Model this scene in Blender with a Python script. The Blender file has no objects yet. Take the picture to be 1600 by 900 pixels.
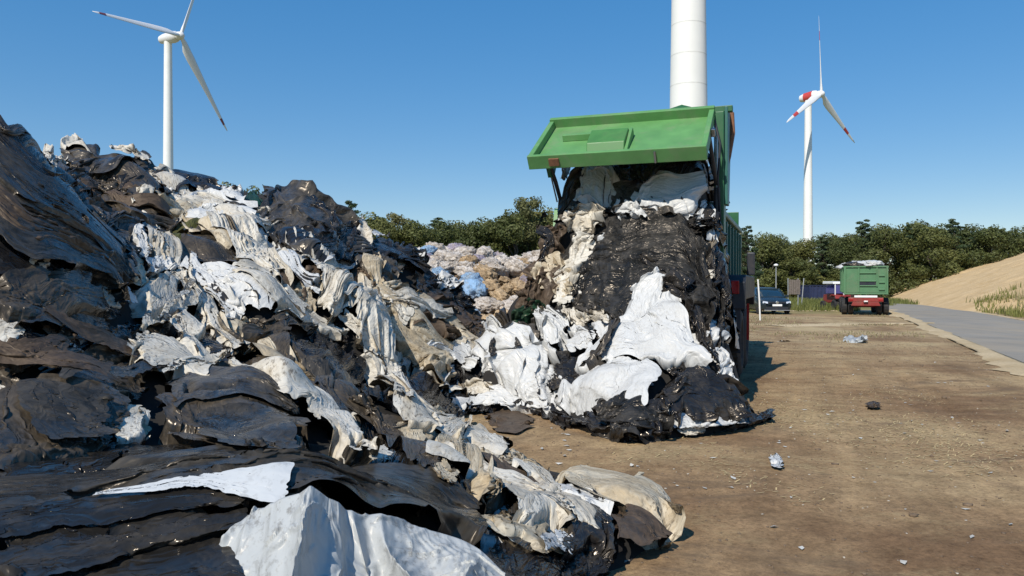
import bpy, bmesh, math, random
import numpy as np
from mathutils import Vector, Matrix, noise as mnoise

# ------------------------------------------------------------------ camera, sky, sun, exposure
random.seed(7); rng = np.random.default_rng(11)
scene = bpy.context.scene
C = scene.collection
F = 1200.0; CX = 800.0; HY = 445.0; EYE = 1.65      # focal length in px of the 1600 px photograph, horizon row, eye height
cam_d = bpy.data.cameras.new('camera'); cam = bpy.data.objects.new('camera', cam_d); C.objects.link(cam)
cam_d.sensor_width = 36.0; cam_d.lens = 36.0 * F / 1600.0
cam_d.clip_start = 0.05; cam_d.clip_end = 6000
cam.location = (0, 0, EYE); cam.rotation_euler = (math.radians(90) - math.atan(5 / F), 0, 0)
scene.camera = cam
SUN_EL = math.radians(44); SUN_AZ = math.atan2(-0.50, -0.87)     # sun behind the camera, to the left
world = bpy.data.worlds.new('World'); scene.world = world; world.use_nodes = True
wn = world.node_tree.nodes; wl = world.node_tree.links
sky = wn.new('ShaderNodeTexSky'); sky.sky_type = 'NISHITA'; sky.sun_disc = False
sky.sun_elevation = SUN_EL; sky.sun_rotation = SUN_AZ % (2 * math.pi)
sky.altitude = 800; sky.air_density = 1.0; sky.dust_density = 0.0; sky.ozone_density = 3.5
bg = wn['Background']; bg.inputs[1].default_value = 0.15
gm = wn.new('ShaderNodeGamma'); gm.inputs[1].default_value = 0.47; wl.new(sky.outputs[0], gm.inputs[0])
hs = wn.new('ShaderNodeHueSaturation'); hs.inputs['Hue'].default_value = 0.507; hs.inputs['Saturation'].default_value = 2.06; hs.inputs['Value'].default_value = 1.98
wl.new(gm.outputs[0], hs.inputs['Color']); wl.new(hs.outputs[0], bg.inputs[0])
sun_d = bpy.data.lights.new('sun', 'SUN'); sun_d.energy = 5.0; sun_d.angle = math.radians(0.5); sun_d.color = (1.0, 0.94, 0.84)
sun = bpy.data.objects.new('sun', sun_d); C.objects.link(sun)
sdir = Vector((math.sin(SUN_AZ) * math.cos(SUN_EL), math.cos(SUN_AZ) * math.cos(SUN_EL), math.sin(SUN_EL)))
sun.rotation_euler = sdir.to_track_quat('Z', 'Y').to_euler(); sun.location = (-20, -30, 40)
vs = scene.view_settings
vs.view_transform = 'Standard'; vs.look = 'None'; vs.exposure = 0.0; vs.gamma = 1.0; vs.use_curve_mapping = False
scene.render.engine = 'CYCLES'
scene.cycles.max_bounces = 6

# ------------------------------------------------------------------ materials
MATS = {}
def mat_new(name):
    m = bpy.data.materials.new(name); m.use_nodes = True
    MATS[name] = m
    nt = m.node_tree
    return m, nt, nt.nodes['Principled BSDF']
def N(nt, t, **kw):
    n = nt.nodes.new(t)
    for k, v in kw.items():
        if k.startswith('i_'):
            key = k[2:]
            n.inputs[int(key) if key.isdigit() else key].default_value = v
        else: setattr(n, k, v)
    return n
def noise(nt, vec, scale, detail=4, rough=0.55, dist=0.0):
    n = N(nt, 'ShaderNodeTexNoise'); n.inputs['Scale'].default_value = scale; n.inputs['Detail'].default_value = detail
    n.inputs['Roughness'].default_value = rough; n.inputs['Distortion'].default_value = dist
    if vec is not None: nt.links.new(vec, n.inputs['Vector'])
    return n
def ramp(nt, fac, stops):
    r = N(nt, 'ShaderNodeValToRGB'); e = r.color_ramp.elements
    while len(e) < len(stops): e.new(0.5)
    for el, (p, c) in zip(e, stops):
        el.position = p; el.color = (*c, 1) if len(c) == 3 else c
    nt.links.new(fac, r.inputs[0]); return r
def mixc(nt, fac, a, b, mode='MIX'):
    m = N(nt, 'ShaderNodeMix', data_type='RGBA', blend_type=mode)
    for s, v in ((0, fac), (6, a), (7, b)):
        if hasattr(v, 'links') or hasattr(v, 'is_linked'): nt.links.new(v, m.inputs[s])
        else: m.inputs[s].default_value = v if s == 0 else (*v, 1)
    return m.outputs[2]
def mapped(nt, src, scale):
    mp = N(nt, 'ShaderNodeMapping'); mp.inputs['Scale'].default_value = scale
    nt.links.new(src, mp.inputs['Vector']); return mp.outputs[0]
def bump(nt, h, strength, dist, normal=None):
    b = N(nt, 'ShaderNodeBump'); b.inputs['Strength'].default_value = strength; b.inputs['Distance'].default_value = dist
    nt.links.new(h, b.inputs['Height'])
    if normal is not None: nt.links.new(normal, b.inputs['Normal'])
    return b.outputs[0]

def simple(name, col, rough=0.5, metal=0.0, var=0.15, scale=3.0, spec=0.5, dirt=None, dirt_amt=0.5):
    m, nt, p = mat_new(name)
    tc = N(nt, 'ShaderNodeTexCoord'); n = noise(nt, tc.outputs['Object'], scale, 6, 0.65)
    a = tuple(c * (1 - var) for c in col); b = tuple(min(1, c * (1 + var)) for c in col)
    out = ramp(nt, n.outputs[0], [(0.3, a), (0.7, b)]).outputs[0]
    if dirt:
        n2 = noise(nt, tc.outputs['Object'], scale * 0.7, 8, 0.7, 0.6)
        f = ramp(nt, n2.outputs[0], [(0.5, (0, 0, 0)), (0.72, (dirt_amt,) * 3)]).outputs[0]
        out = mixc(nt, f, out, dirt)
    nt.links.new(out, p.inputs['Base Color'])
    p.inputs['Roughness'].default_value = rough; p.inputs['Metallic'].default_value = metal
    p.inputs['Specular IOR Level'].default_value = spec
    rr = ramp(nt, n.outputs[0], [(0.3, (max(0.03, rough - 0.08),) * 3), (0.7, (min(1, rough + 0.1),) * 3)])
    nt.links.new(rr.outputs[0], p.inputs['Roughness'])
    return m

def film(name, front, back, dirt_col, dirt_amt, rough, crinkle=0.5, cr_scale=9.0, speck=0.0, aniso=(1, 1, 1), fine=1.0, transl=0.0, spec=0.3):
    """two-sided silage film: front and back colour, mud, specks, crinkles in the sheet's own coordinates (metres)"""
    m, nt, p = mat_new(name)
    uv = N(nt, 'ShaderNodeUVMap', uv_map='UVMap').outputs[0]
    info = N(nt, 'ShaderNodeObjectInfo')
    geo = N(nt, 'ShaderNodeNewGeometry')
    off = N(nt, 'ShaderNodeVectorMath', operation='MULTIPLY_ADD')
    nt.links.new(info.outputs['Random'], off.inputs[0]); off.inputs[1].default_value = (53, 37, 19); nt.links.new(uv, off.inputs[2])
    v = off.outputs[0]
    col = mixc(nt, geo.outputs['Backfacing'], front, back)
    # mud and dust in patches of their own
    n1 = noise(nt, v, 2.0, 7, 0.68, 0.8)
    lo = 0.62 - 0.35 * dirt_amt
    n1c = noise(nt, v, 17.0, 5, 0.75, 0.5)
    cmb = N(nt, 'ShaderNodeMath', operation='MULTIPLY_ADD'); nt.links.new(n1c.outputs[0], cmb.inputs[0]); cmb.inputs[1].default_value = 0.35; nt.links.new(n1.outputs[0], cmb.inputs[2])
    f1 = ramp(nt, cmb.outputs[0], [(lo + .14, (0, 0, 0)), (lo + 0.30, (min(1, dirt_amt * 1.2),) * 3)]).outputs[0]
    n1b = noise(nt, v, 9.0, 6, 0.7, 0.3)
    dcol = ramp(nt, n1b.outputs[0], [(0.3, tuple(c * 0.4 for c in dirt_col)), (0.72, tuple(min(1, c * 1.5) for c in dirt_col))]).outputs[0]
    col = mixc(nt, f1, col, dcol)
    if speck > 0:
        n2 = noise(nt, v, 26.0, 5, 0.75)
        f2 = ramp(nt, n2.outputs[0], [(0.52, (0, 0, 0)), (0.62, (speck,) * 3)]).outputs[0]
        n4 = noise(nt, v, 1.6, 3, 0.5)
        f4 = ramp(nt, n4.outputs[0], [(0.38, (0, 0, 0)), (0.6, (1, 1, 1))]).outputs[0]
        f24 = N(nt, 'ShaderNodeMath', operation='MULTIPLY'); nt.links.new(f2, f24.inputs[0]); nt.links.new(f4, f24.inputs[1])
        col = mixc(nt, f24.outputs[0], col, (0.10, 0.075, 0.05))
    nt.links.new(col, p.inputs['Base Color'])
    rg = ramp(nt, f1, [(0.0, (rough,) * 3), (0.9, (min(.6, rough + .2),) * 3)])
    nt.links.new(rg.outputs[0], p.inputs['Roughness'])
    p.inputs['Specular IOR Level'].default_value = spec; p.inputs['Specular Tint'].default_value = (1.0, 0.88, 0.74, 1)
    va = mapped(nt, v, aniso)
    def facets(scale, warp):
        # piecewise planar creases, like crumpled sheet material: every cell tilts its own way
        wv = noise(nt, va, scale * 0.6, 2, 0.5)
        wa = N(nt, 'ShaderNodeVectorMath', operation='MULTIPLY_ADD'); nt.links.new(wv.outputs[1], wa.inputs[0]); wa.inputs[1].default_value = (warp / scale,) * 3; nt.links.new(va, wa.inputs[2])
        vo = N(nt, 'ShaderNodeTexVoronoi', voronoi_dimensions='2D'); vo.inputs['Scale'].default_value = scale; nt.links.new(wa.outputs[0], vo.inputs['Vector'])
        sub = N(nt, 'ShaderNodeVectorMath', operation='SUBTRACT'); nt.links.new(wa.outputs[0], sub.inputs[0]); nt.links.new(vo.outputs['Position'], sub.inputs[1])
        cc = N(nt, 'ShaderNodeVectorMath', operation='SUBTRACT'); nt.links.new(vo.outputs['Color'], cc.inputs[0]); cc.inputs[1].default_value = (.5, .5, .5)
        dt = N(nt, 'ShaderNodeVectorMath', operation='DOT_PRODUCT'); nt.links.new(sub.outputs[0], dt.inputs[0]); nt.links.new(cc.outputs[0], dt.inputs[1])
        return dt.outputs['Value']
    def creases(scale, warp, stretch):
        # long sharp creases along the first sheet coordinate, bent by a slow warp
        wv = noise(nt, v, 2.2, 3, 0.55)
        wa = N(nt, 'ShaderNodeVectorMath', operation='MULTIPLY_ADD'); nt.links.new(wv.outputs[1], wa.inputs[0]); wa.inputs[1].default_value = (warp,) * 3; nt.links.new(v, wa.inputs[2])
        n_ = noise(nt, mapped(nt, wa.outputs[0], (1.0 / stretch, 1, 1)), scale, 2, 0.5)
        s_ = N(nt, 'ShaderNodeMath', operation='SUBTRACT'); nt.links.new(n_.outputs[0], s_.inputs[0]); s_.inputs[1].default_value = 0.5
        a_ = N(nt, 'ShaderNodeMath', operation='ABSOLUTE'); nt.links.new(s_.outputs[0], a_.inputs[0])
        i_ = N(nt, 'ShaderNodeMath', operation='MULTIPLY'); nt.links.new(a_.outputs[0], i_.inputs[0]); i_.inputs[1].default_value = -1.0
        return i_.outputs[0]
    b0 = bump(nt, creases(cr_scale * 1.3, 0.45, 4.5), min(1, crinkle * 0.95), 0.10)
    b1 = bump(nt, creases(cr_scale * 3.4, 0.25, 3.0), min(1, crinkle * 0.8), 0.03, b0)
    b2 = bump(nt, facets(cr_scale * 1.3, 1.0), crinkle * 0.35 * fine, 0.7, b1)
    nt.links.new(b2, p.inputs['Normal'])
    if transl > 0:
        tr = N(nt, 'ShaderNodeBsdfTranslucent'); nt.links.new(col, tr.inputs['Color'])
        mx = N(nt, 'ShaderNodeMixShader'); mx.inputs[0].default_value = transl
        nt.links.new(p.outputs[0], mx.inputs[1]); nt.links.new(tr.outputs[0], mx.inputs[2])
        nt.links.new(mx.outputs[0], nt.nodes['Material Output'].inputs[0])
    return m

MUD = (0.082, 0.065, 0.046); DUST = (0.072, 0.060, 0.046)
film('black_film', (0.014, 0.014, 0.016), (0.016, 0.016, 0.018), DUST, 0.42, 0.17, 0.7, 6.0, aniso=(0.8, 1.8, 1), spec=.4)
film('black_crinkle_film', (0.014, 0.014, 0.014), (0.02, 0.02, 0.02), (0.07, 0.064, 0.057), 0.45, 0.24, 0.8, 6.0, aniso=(0.7, 2.4, 1))
film('dusty_black_film', (0.02, 0.02, 0.021), (0.022, 0.022, 0.022), (0.082, 0.071, 0.058), 0.66, 0.17, 0.52, 5.0, spec=.42)
film('muddy_film', (0.022, 0.02, 0.018), (0.02, 0.02, 0.02), MUD, 0.68, 0.17, 0.52, 5.0, speck=.35, spec=.45)
film('smooth_black_film', (0.015, 0.014, 0.013), (0.015, 0.015, 0.017), DUST, 0.36, 0.14, 0.4, 4.0, spec=.3)
film('smooth_dusty_film', (0.018, 0.017, 0.015), (0.016, 0.016, 0.017), (0.066, 0.058, 0.048), 0.62, 0.17, 0.4, 4.0, speck=.3, spec=.3)
film('brown_film', (0.045, 0.032, 0.024), (0.03, 0.022, 0.018), (0.088, 0.062, 0.042), 0.8, 0.36, 0.38, 5.5)
film('moss_film', (0.04, 0.04, 0.02), (0.02, 0.02, 0.02), (0.075, 0.075, 0.022), 0.8, 0.6, 0.6, 9.0)
film('white_film', (0.56, 0.56, 0.545), (0.02, 0.02, 0.022), (0.42, 0.38, 0.31), 0.22, 0.33, 0.5, 6.0, speck=0.25)
film('white_thin_film', (0.54, 0.56, 0.56), (0.48, 0.52, 0.53), (0.5, 0.5, 0.42), 0.12, 0.34, 0.45, 4.5, speck=0.5, transl=0.25)
film('soiled_white_film', (0.60, 0.565, 0.49), (0.022, 0.021, 0.02), (0.40, 0.33, 0.23), 0.45, 0.40, 0.36, 5.5, speck=0.8)
film('cream_film', (0.54, 0.475, 0.36), (0.03, 0.025, 0.02), (0.32, 0.24, 0.14), 0.55, 0.46, 0.36, 5.5, speck=0.9)
film('dark_green_film', (0.012, 0.045, 0.022), (0.012, 0.03, 0.02), (0.03, 0.035, 0.025), 0.4, 0.35, 0.5, 7.0)
film('blue_film', (0.26, 0.42, 0.62), (0.26, 0.40, 0.58), (0.4, 0.38, 0.33), 0.4, 0.35, 0.8, 9.0)
film('tan_film', (0.62, 0.45, 0.27), (0.38, 0.28, 0.18), (0.22, 0.15, 0.09), 0.5, 0.45, 0.9, 9.0)
film('clear_film', (0.74, 0.67, 0.60), (0.5, 0.47, 0.45), (0.30, 0.23, 0.16), 0.5, 0.35, 0.9, 9.0)
film('lilac_film', (0.40, 0.36, 0.46), (0.36, 0.32, 0.38), (0.36, 0.28, 0.2), 0.5, 0.4, 0.9, 9.0)
film('clean_white_film', (0.56, 0.57, 0.565), (0.02, 0.02, 0.022), (0.42, 0.38, 0.31), 0.2, 0.3, 0.2, 4.0, speck=0.4)
KEY = dict(C='clean_white_film', S='smooth_black_film', P='smooth_dusty_film', K='black_film', X='black_crinkle_film', G='dusty_black_film', M='muddy_film', B='brown_film', O='moss_film', W='white_film',
           T='white_thin_film', D='soiled_white_film', Y='cream_film', N='dark_green_film')

simple('heap_core_shade', (0.014, 0.012, 0.010), 0.9, var=0.5, scale=6)  # near black, so that gaps between sheets read as shadowed hollows
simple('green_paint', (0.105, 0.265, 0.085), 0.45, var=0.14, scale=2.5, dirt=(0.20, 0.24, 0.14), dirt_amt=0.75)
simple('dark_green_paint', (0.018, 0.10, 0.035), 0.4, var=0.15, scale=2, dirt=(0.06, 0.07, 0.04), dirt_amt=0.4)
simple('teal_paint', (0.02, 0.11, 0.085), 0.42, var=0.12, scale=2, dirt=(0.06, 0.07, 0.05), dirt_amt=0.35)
simple('trailer_green', (0.075, 0.185, 0.085), 0.5, var=0.12, scale=1.5, dirt=(0.16, 0.17, 0.11), dirt_amt=0.5)
simple('rust', (0.20, 0.09, 0.045), 0.8, var=0.4, scale=9)
simple('dark_plastic', (0.014, 0.017, 0.026), 0.5, var=0.2, scale=4, dirt=(0.07, 0.055, 0.04), dirt_amt=0.5)
simple('rubber', (0.02, 0.02, 0.021), 0.8, var=0.3, scale=8, dirt=(0.11, 0.085, 0.06), dirt_amt=0.6)
simple('steel', (0.35, 0.35, 0.36), 0.3, 1.0, var=0.1, scale=6)
simple('dark_steel', (0.03, 0.03, 0.034), 0.5, 0.2, var=0.3, scale=6)
simple('red_paint', (0.24, 0.028, 0.022), 0.42, var=0.2, scale=3, dirt=(0.16, 0.1, 0.07), dirt_amt=0.5)
simple('lamp_red', (0.30, 0.01, 0.012), 0.2, var=0.1)
simple('lamp_clear', (0.8, 0.82, 0.85), 0.12, 0.4, var=0.05)
simple('car_paint', (0.022, 0.034, 0.042), 0.25, 0.3, var=0.1, spec=0.6)
simple('car_paint_pale', (0.52, 0.52, 0.48), 0.3, 0.1, var=0.05)
simple('glass_dark', (0.012, 0.028, 0.042), 0.06, var=0.1, spec=0.8)
simple('glass_blue', (0.06, 0.06, 0.22), 0.12, var=0.1, spec=0.8)
simple('plate_white', (0.8, 0.8, 0.78), 0.4, var=0.03)
simple('chrome', (0.7, 0.7, 0.72), 0.12, 1.0, var=0.03)
simple('white_paint', (0.78, 0.78, 0.75), 0.45, var=0.04, scale=0.4)
simple('blade_white', (0.72, 0.72, 0.72), 0.35, var=0.03, scale=0.3)
simple('blade_dark', (0.20, 0.06, 0.07), 0.4, var=0.05)
simple('shaded_green', (0.06, 0.19, 0.045), 0.45, var=0.15, scale=3, dirt=(0.1, 0.14, 0.06), dirt_amt=0.4)  # gate green darkened: shade on the gate box put into the colour
simple('blade_red', (0.50, 0.06, 0.05), 0.4, var=0.05)
simple('concrete_white', (0.76, 0.76, 0.72), 0.6, var=0.035, scale=0.25)
simple('joint_grey', (0.64, 0.64, 0.60), 0.7, var=0.1)
simple('bark', (0.075, 0.058, 0.042), 0.9, var=0.4, scale=5)
simple('wood_grey', (0.16, 0.13, 0.11), 0.85, var=0.3, scale=6)
simple('post_white', (0.75, 0.74, 0.70), 0.5, var=0.06)
simple('galv', (0.42, 0.43, 0.44), 0.45, 0.6, var=0.1)
simple('blue_paint', (0.022, 0.03, 0.075), 0.5, var=0.15)
simple('tarp_dark', (0.028, 0.026, 0.038), 0.6, var=0.2)
simple('straw', (0.46, 0.35, 0.18), 0.8, var=0.35, scale=40)
simple('clod', (0.15, 0.105, 0.068), 0.95, var=0.4, scale=20)
simple('pebble', (0.40, 0.36, 0.30), 0.9, var=0.35, scale=9)

def foliage(name, dark, light, scale=0.35):
    m, nt, p = mat_new(name)
    geo = N(nt, 'ShaderNodeNewGeometry'); tc = N(nt, 'ShaderNodeTexCoord'); info = N(nt, 'ShaderNodeObjectInfo')
    n = noise(nt, tc.outputs['Object'], scale, 3, 0.6)
    r = ramp(nt, n.outputs[0], [(0.3, dark), (0.72, light)]).outputs[0]
    hs = N(nt, 'ShaderNodeHueSaturation'); nt.links.new(r, hs.inputs['Color'])
    mr = N(nt, 'ShaderNodeMapRange'); nt.links.new(info.outputs['Random'], mr.inputs[0]); mr.inputs[3].default_value = 0.72; mr.inputs[4].default_value = 1.25
    nt.links.new(mr.outputs[0], hs.inputs['Value'])
    mr2 = N(nt, 'ShaderNodeMapRange'); nt.links.new(info.outputs['Random'], mr2.inputs[0]); mr2.inputs[3].default_value = 0.515; mr2.inputs[4].default_value = 0.475
    nt.links.new(mr2.outputs[0], hs.inputs['Hue'])
    li = N(nt, 'ShaderNodeMapRange'); nt.links.new(geo.outputs['Random Per Island'], li.inputs[0]); li.inputs[3].default_value = 0.65; li.inputs[4].default_value = 1.35
    c = mixc(nt, 1.0, hs.outputs[0], li.outputs[0], 'MULTIPLY')
    nt.links.new(c, p.inputs['Base Color']); p.inputs['Roughness'].default_value = 0.6; p.inputs['Specular IOR Level'].default_value = 0.3
    tr = N(nt, 'ShaderNodeBsdfTranslucent'); nt.links.new(c, tr.inputs['Color'])
    mx = N(nt, 'ShaderNodeMixShader'); mx.inputs[0].default_value = 0.25
    nt.links.new(p.outputs[0], mx.inputs[1]); nt.links.new(tr.outputs[0], mx.inputs[2])
    nt.links.new(mx.outputs[0], nt.nodes['Material Output'].inputs[0])
    return m
foliage('leaf_oak', (0.078, 0.098, 0.028), (0.165, 0.17, 0.052))
foliage('leaf_light', (0.12, 0.13, 0.045), (0.22, 0.21, 0.085))
foliage('leaf_pine', (0.036, 0.068, 0.030), (0.08, 0.11, 0.046))
foliage('leaf_autumn', (0.085, 0.06, 0.022), (0.15, 0.10, 0.04))
foliage('grass', (0.10, 0.13, 0.03), (0.22, 0.22, 0.07), 1.2)
foliage('dry_grass', (0.26, 0.22, 0.11), (0.40, 0.35, 0.19), 1.2)

# ------------------------------------------------------------------ object helpers
def tag(o, label=None, cat=None, group=None, kind=None):
    if label: o['label'] = label
    if cat: o['category'] = cat
    if group: o['group'] = group
    if kind: o['kind'] = kind
    return o
def empty(name, loc=(0, 0, 0), rz=0, label=None, cat=None, group=None):
    o = bpy.data.objects.new(name, None); C.objects.link(o); o.location = loc; o.rotation_euler = (0, 0, rz)
    o.empty_display_size = 0.3
    return tag(o, label, cat, group)
def mesh_obj(name, me, mats, parent=None, smooth=False):
    o = bpy.data.objects.new(name, me); C.objects.link(o)
    for m in (mats if isinstance(mats, (list, tuple)) else [mats]): me.materials.append(MATS[m])
    if smooth: me.polygons.foreach_set('use_smooth', [True] * len(me.polygons))
    if parent: o.parent = parent
    return o
def from_data(name, v, f, mats, parent=None, smooth=False):
    me = bpy.data.meshes.new(name); me.from_pydata(v, [], f); me.update()
    return mesh_obj(name, me, mats, parent, smooth)
def quads_obj(name, verts, quads, mats, parent=None, smooth=False):
    """fast path for numpy vertex / quad (or triangle) arrays"""
    me = bpy.data.meshes.new(name); verts = np.asarray(verts, np.float32); quads = np.asarray(quads, np.int32)
    k = quads.shape[1]
    me.vertices.add(len(verts)); me.vertices.foreach_set('co', verts.ravel())
    me.loops.add(quads.size); me.loops.foreach_set('vertex_index', quads.ravel())
    me.polygons.add(len(quads)); me.polygons.foreach_set('loop_start', np.arange(0, quads.size, k, dtype=np.int32))
    me.update(calc_edges=True)
    return mesh_obj(name, me, mats, parent, smooth)
class MB:
    def __init__(s): s.bm = bmesh.new()
    def box(s, x0, x1, y0, y1, z0, z1, bev=0.0, seg=2):
        r = bmesh.ops.create_cube(s.bm, size=1.0); vs_ = r['verts']
        for v in vs_: v.co = Vector((x0 + (v.co.x + .5) * (x1 - x0), y0 + (v.co.y + .5) * (y1 - y0), z0 + (v.co.z + .5) * (z1 - z0)))
        if bev > 0:
            es = list({e for v in vs_ for e in v.link_edges})
            bmesh.ops.bevel(s.bm, geom=es, offset=bev, segments=seg, affect='EDGES', profile=0.6)
        return s
    def tube(s, pts, rad, n=10, cap=True):
        pts = [Vector(p) for p in pts]; rads = rad if isinstance(rad, (list, tuple)) else [rad] * len(pts)
        rings = []
        for i, p in enumerate(pts):
            d = (pts[min(i + 1, len(pts) - 1)] - pts[max(i - 1, 0)]).normalized()
            a = d.orthogonal().normalized() if i == 0 else (a - d * a.dot(d)).normalized()
            b = d.cross(a)
            rings.append([s.bm.verts.new(p + (a * math.cos(t) + b * math.sin(t)) * rads[i]) for t in [2 * math.pi * k / n for k in range(n)]])
        for r0, r1 in zip(rings, rings[1:]):
            for k in range(n): s.bm.faces.new((r0[k], r0[(k + 1) % n], r1[(k + 1) % n], r1[k]))
        if cap: s.bm.faces.new(rings[0][::-1]); s.bm.faces.new(rings[-1])
        return s
    def prism(s, poly, axis, a0, a1):
        """extrude a polygon given in the two other axes along axis (0 x, 1 y, 2 z)"""
        def mk(p, a):
            l = list(p); l.insert(axis, a); return s.bm.verts.new(l)
        r0 = [mk(p, a0) for p in poly]; r1 = [mk(p, a1) for p in poly]
        s.bm.faces.new(r0[::-1]); s.bm.faces.new(r1)
        for i in range(len(poly)): j = (i + 1) % len(poly); s.bm.faces.new((r0[i], r0[j], r1[j], r1[i]))
        return s
    def lathe(s, prof, n=32, axis='x', c=(0, 0, 0)):
        """prof: (axial, radius) closed or open polyline"""
        rings = []
        for a, r in prof:
            ring = []
            for k in range(n):
                t = 2 * math.pi * k / n
                p = (a, r * math.cos(t), r * math.sin(t)) if axis == 'x' else (r * math.cos(t), r * math.sin(t), a)
                ring.append(s.bm.verts.new(Vector(p) + Vector(c)))
            rings.append(ring)
        for r0, r1 in zip(rings, rings[1:]):
            for k in range(n): s.bm.faces.new((r0[k], r0[(k + 1) % n], r1[(k + 1) % n], r1[k]))
        if prof[0][1] > 1e-4 and prof[0] != prof[-1]: s.bm.faces.new(rings[0][::-1]); s.bm.faces.new(rings[-1])
        return s
    def build(s, name, mats, parent=None, smooth=False, bev=0.0):
        bmesh.ops.recalc_face_normals(s.bm, faces=s.bm.faces)
        me = bpy.data.meshes.new(name); s.bm.to_mesh(me); s.bm.free()
        o = mesh_obj(name, me, mats, parent)
        if smooth: me.shade_smooth(); me.set_sharp_from_angle(angle=math.radians(38))
        if bev:
            md = o.modifiers.new('bevel', 'BEVEL'); md.width = bev; md.segments = 2; md.limit_method = 'ANGLE'
        return o
def copy_tree(o, parent=None):
    c = o.copy(); C.objects.link(c)
    if parent: c.parent = parent
    for ch in list(o.children): copy_tree(ch, c)
    return c
def ray(px, py): return np.array(((px - CX) / F, 1.0, (HY - py) / F))
def at(px, py, D):
    r = ray(px, py); return Vector((r[0] * D, D, EYE + r[2] * D))
def onground(px, py):
    D = EYE * F / (py - HY); return Vector(((px - CX) / F * D, D, 0))

# smooth numpy value noise
_T = rng.random((64, 64)).astype(np.float32) * 2 - 1
def vnoise(x, y):
    x = np.asarray(x, np.float64); y = np.asarray(y, np.float64)
    xi = np.floor(x).astype(int); yi = np.floor(y).astype(int); fx = x - xi; fy = y - yi
    fx = fx * fx * (3 - 2 * fx); fy = fy * fy * (3 - 2 * fy)
    g = lambda a, b: _T[a % 64, b % 64]
    return (g(xi, yi) * (1 - fx) + g(xi + 1, yi) * fx) * (1 - fy) + (g(xi, yi + 1) * (1 - fx) + g(xi + 1, yi + 1) * fx) * fy
def fbm(x, y, o=4):
    s = 0; a = 1.0
    for k in range(o): s = s + a * vnoise(x * 2 ** k + 17.3 * k, y * 2 ** k - 9.1 * k); a *= 0.5
    return s / 1.8
def sstep(a, b, x): t = np.clip((x - a) / (b - a), 0, 1); return t * t * (3 - 2 * t)
#@@STRUCTURE
# ------------------------------------------------------------------ ground, road, stockpile
def road_dist(x, y):
    """signed distance (approx.) right of the road's left edge line near the yard"""
    return (x - (11.0 + 0.41 * (y - 16.5))) * 0.925
def ground_z(x, y):
    yard = 1 - sstep(-1.2, -0.2, road_dist(x, y))
    z = 0.018 * fbm(x * 0.55, y * 0.55, 4) + 0.006 * vnoise(x * 4.1, y * 4.1)
    # shallow wheel ruts running the way the truck drove in
    s = (x - 3.0) * 0.94 - (y - 6) * 0.34
    rut = sum(np.exp(-((s - c + 0.25 * vnoise(y * 0.2, c)) / 0.2) ** 2) * (1 + .35 * np.sign(np.sin(y * 38 + 4 * np.abs(s - c) / .2)) * (y < 14)) for c in (1.2, 3.2, 4.7, 6.7))
    z = z - 0.022 * rut * sstep(2, 6, y) * (1 - sstep(30, 45, y))
    near = 1 - sstep(45, 60, y)
    return z * yard * near - 0.012
def graded(lo, hi, mid0, mid1, step, g=1.18):
    a = list(np.arange(mid0, mid1, step)); s = step; x = a[-1]
    while x < hi: s *= g; x += s; a.append(x)
    s = step; x = a[0]; b = []
    while x > lo: s *= g; x -= s; b.append(x)
    return np.array(b[::-1] + a)
gx = graded(-2600, 2600, -2.0, 10, 0.07); gy = graded(-900, 4500, 3.2, 15, 0.07)
GX, GY = np.meshgrid(gx, gy)
GZ = ground_z(GX, GY)
nv = GX.shape
idx = np.arange(GX.size).reshape(nv)
q = np.stack([idx[:-1, :-1], idx[:-1, 1:], idx[1:, 1:], idx[1:, :-1]], -1).reshape(-1, 4)
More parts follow.
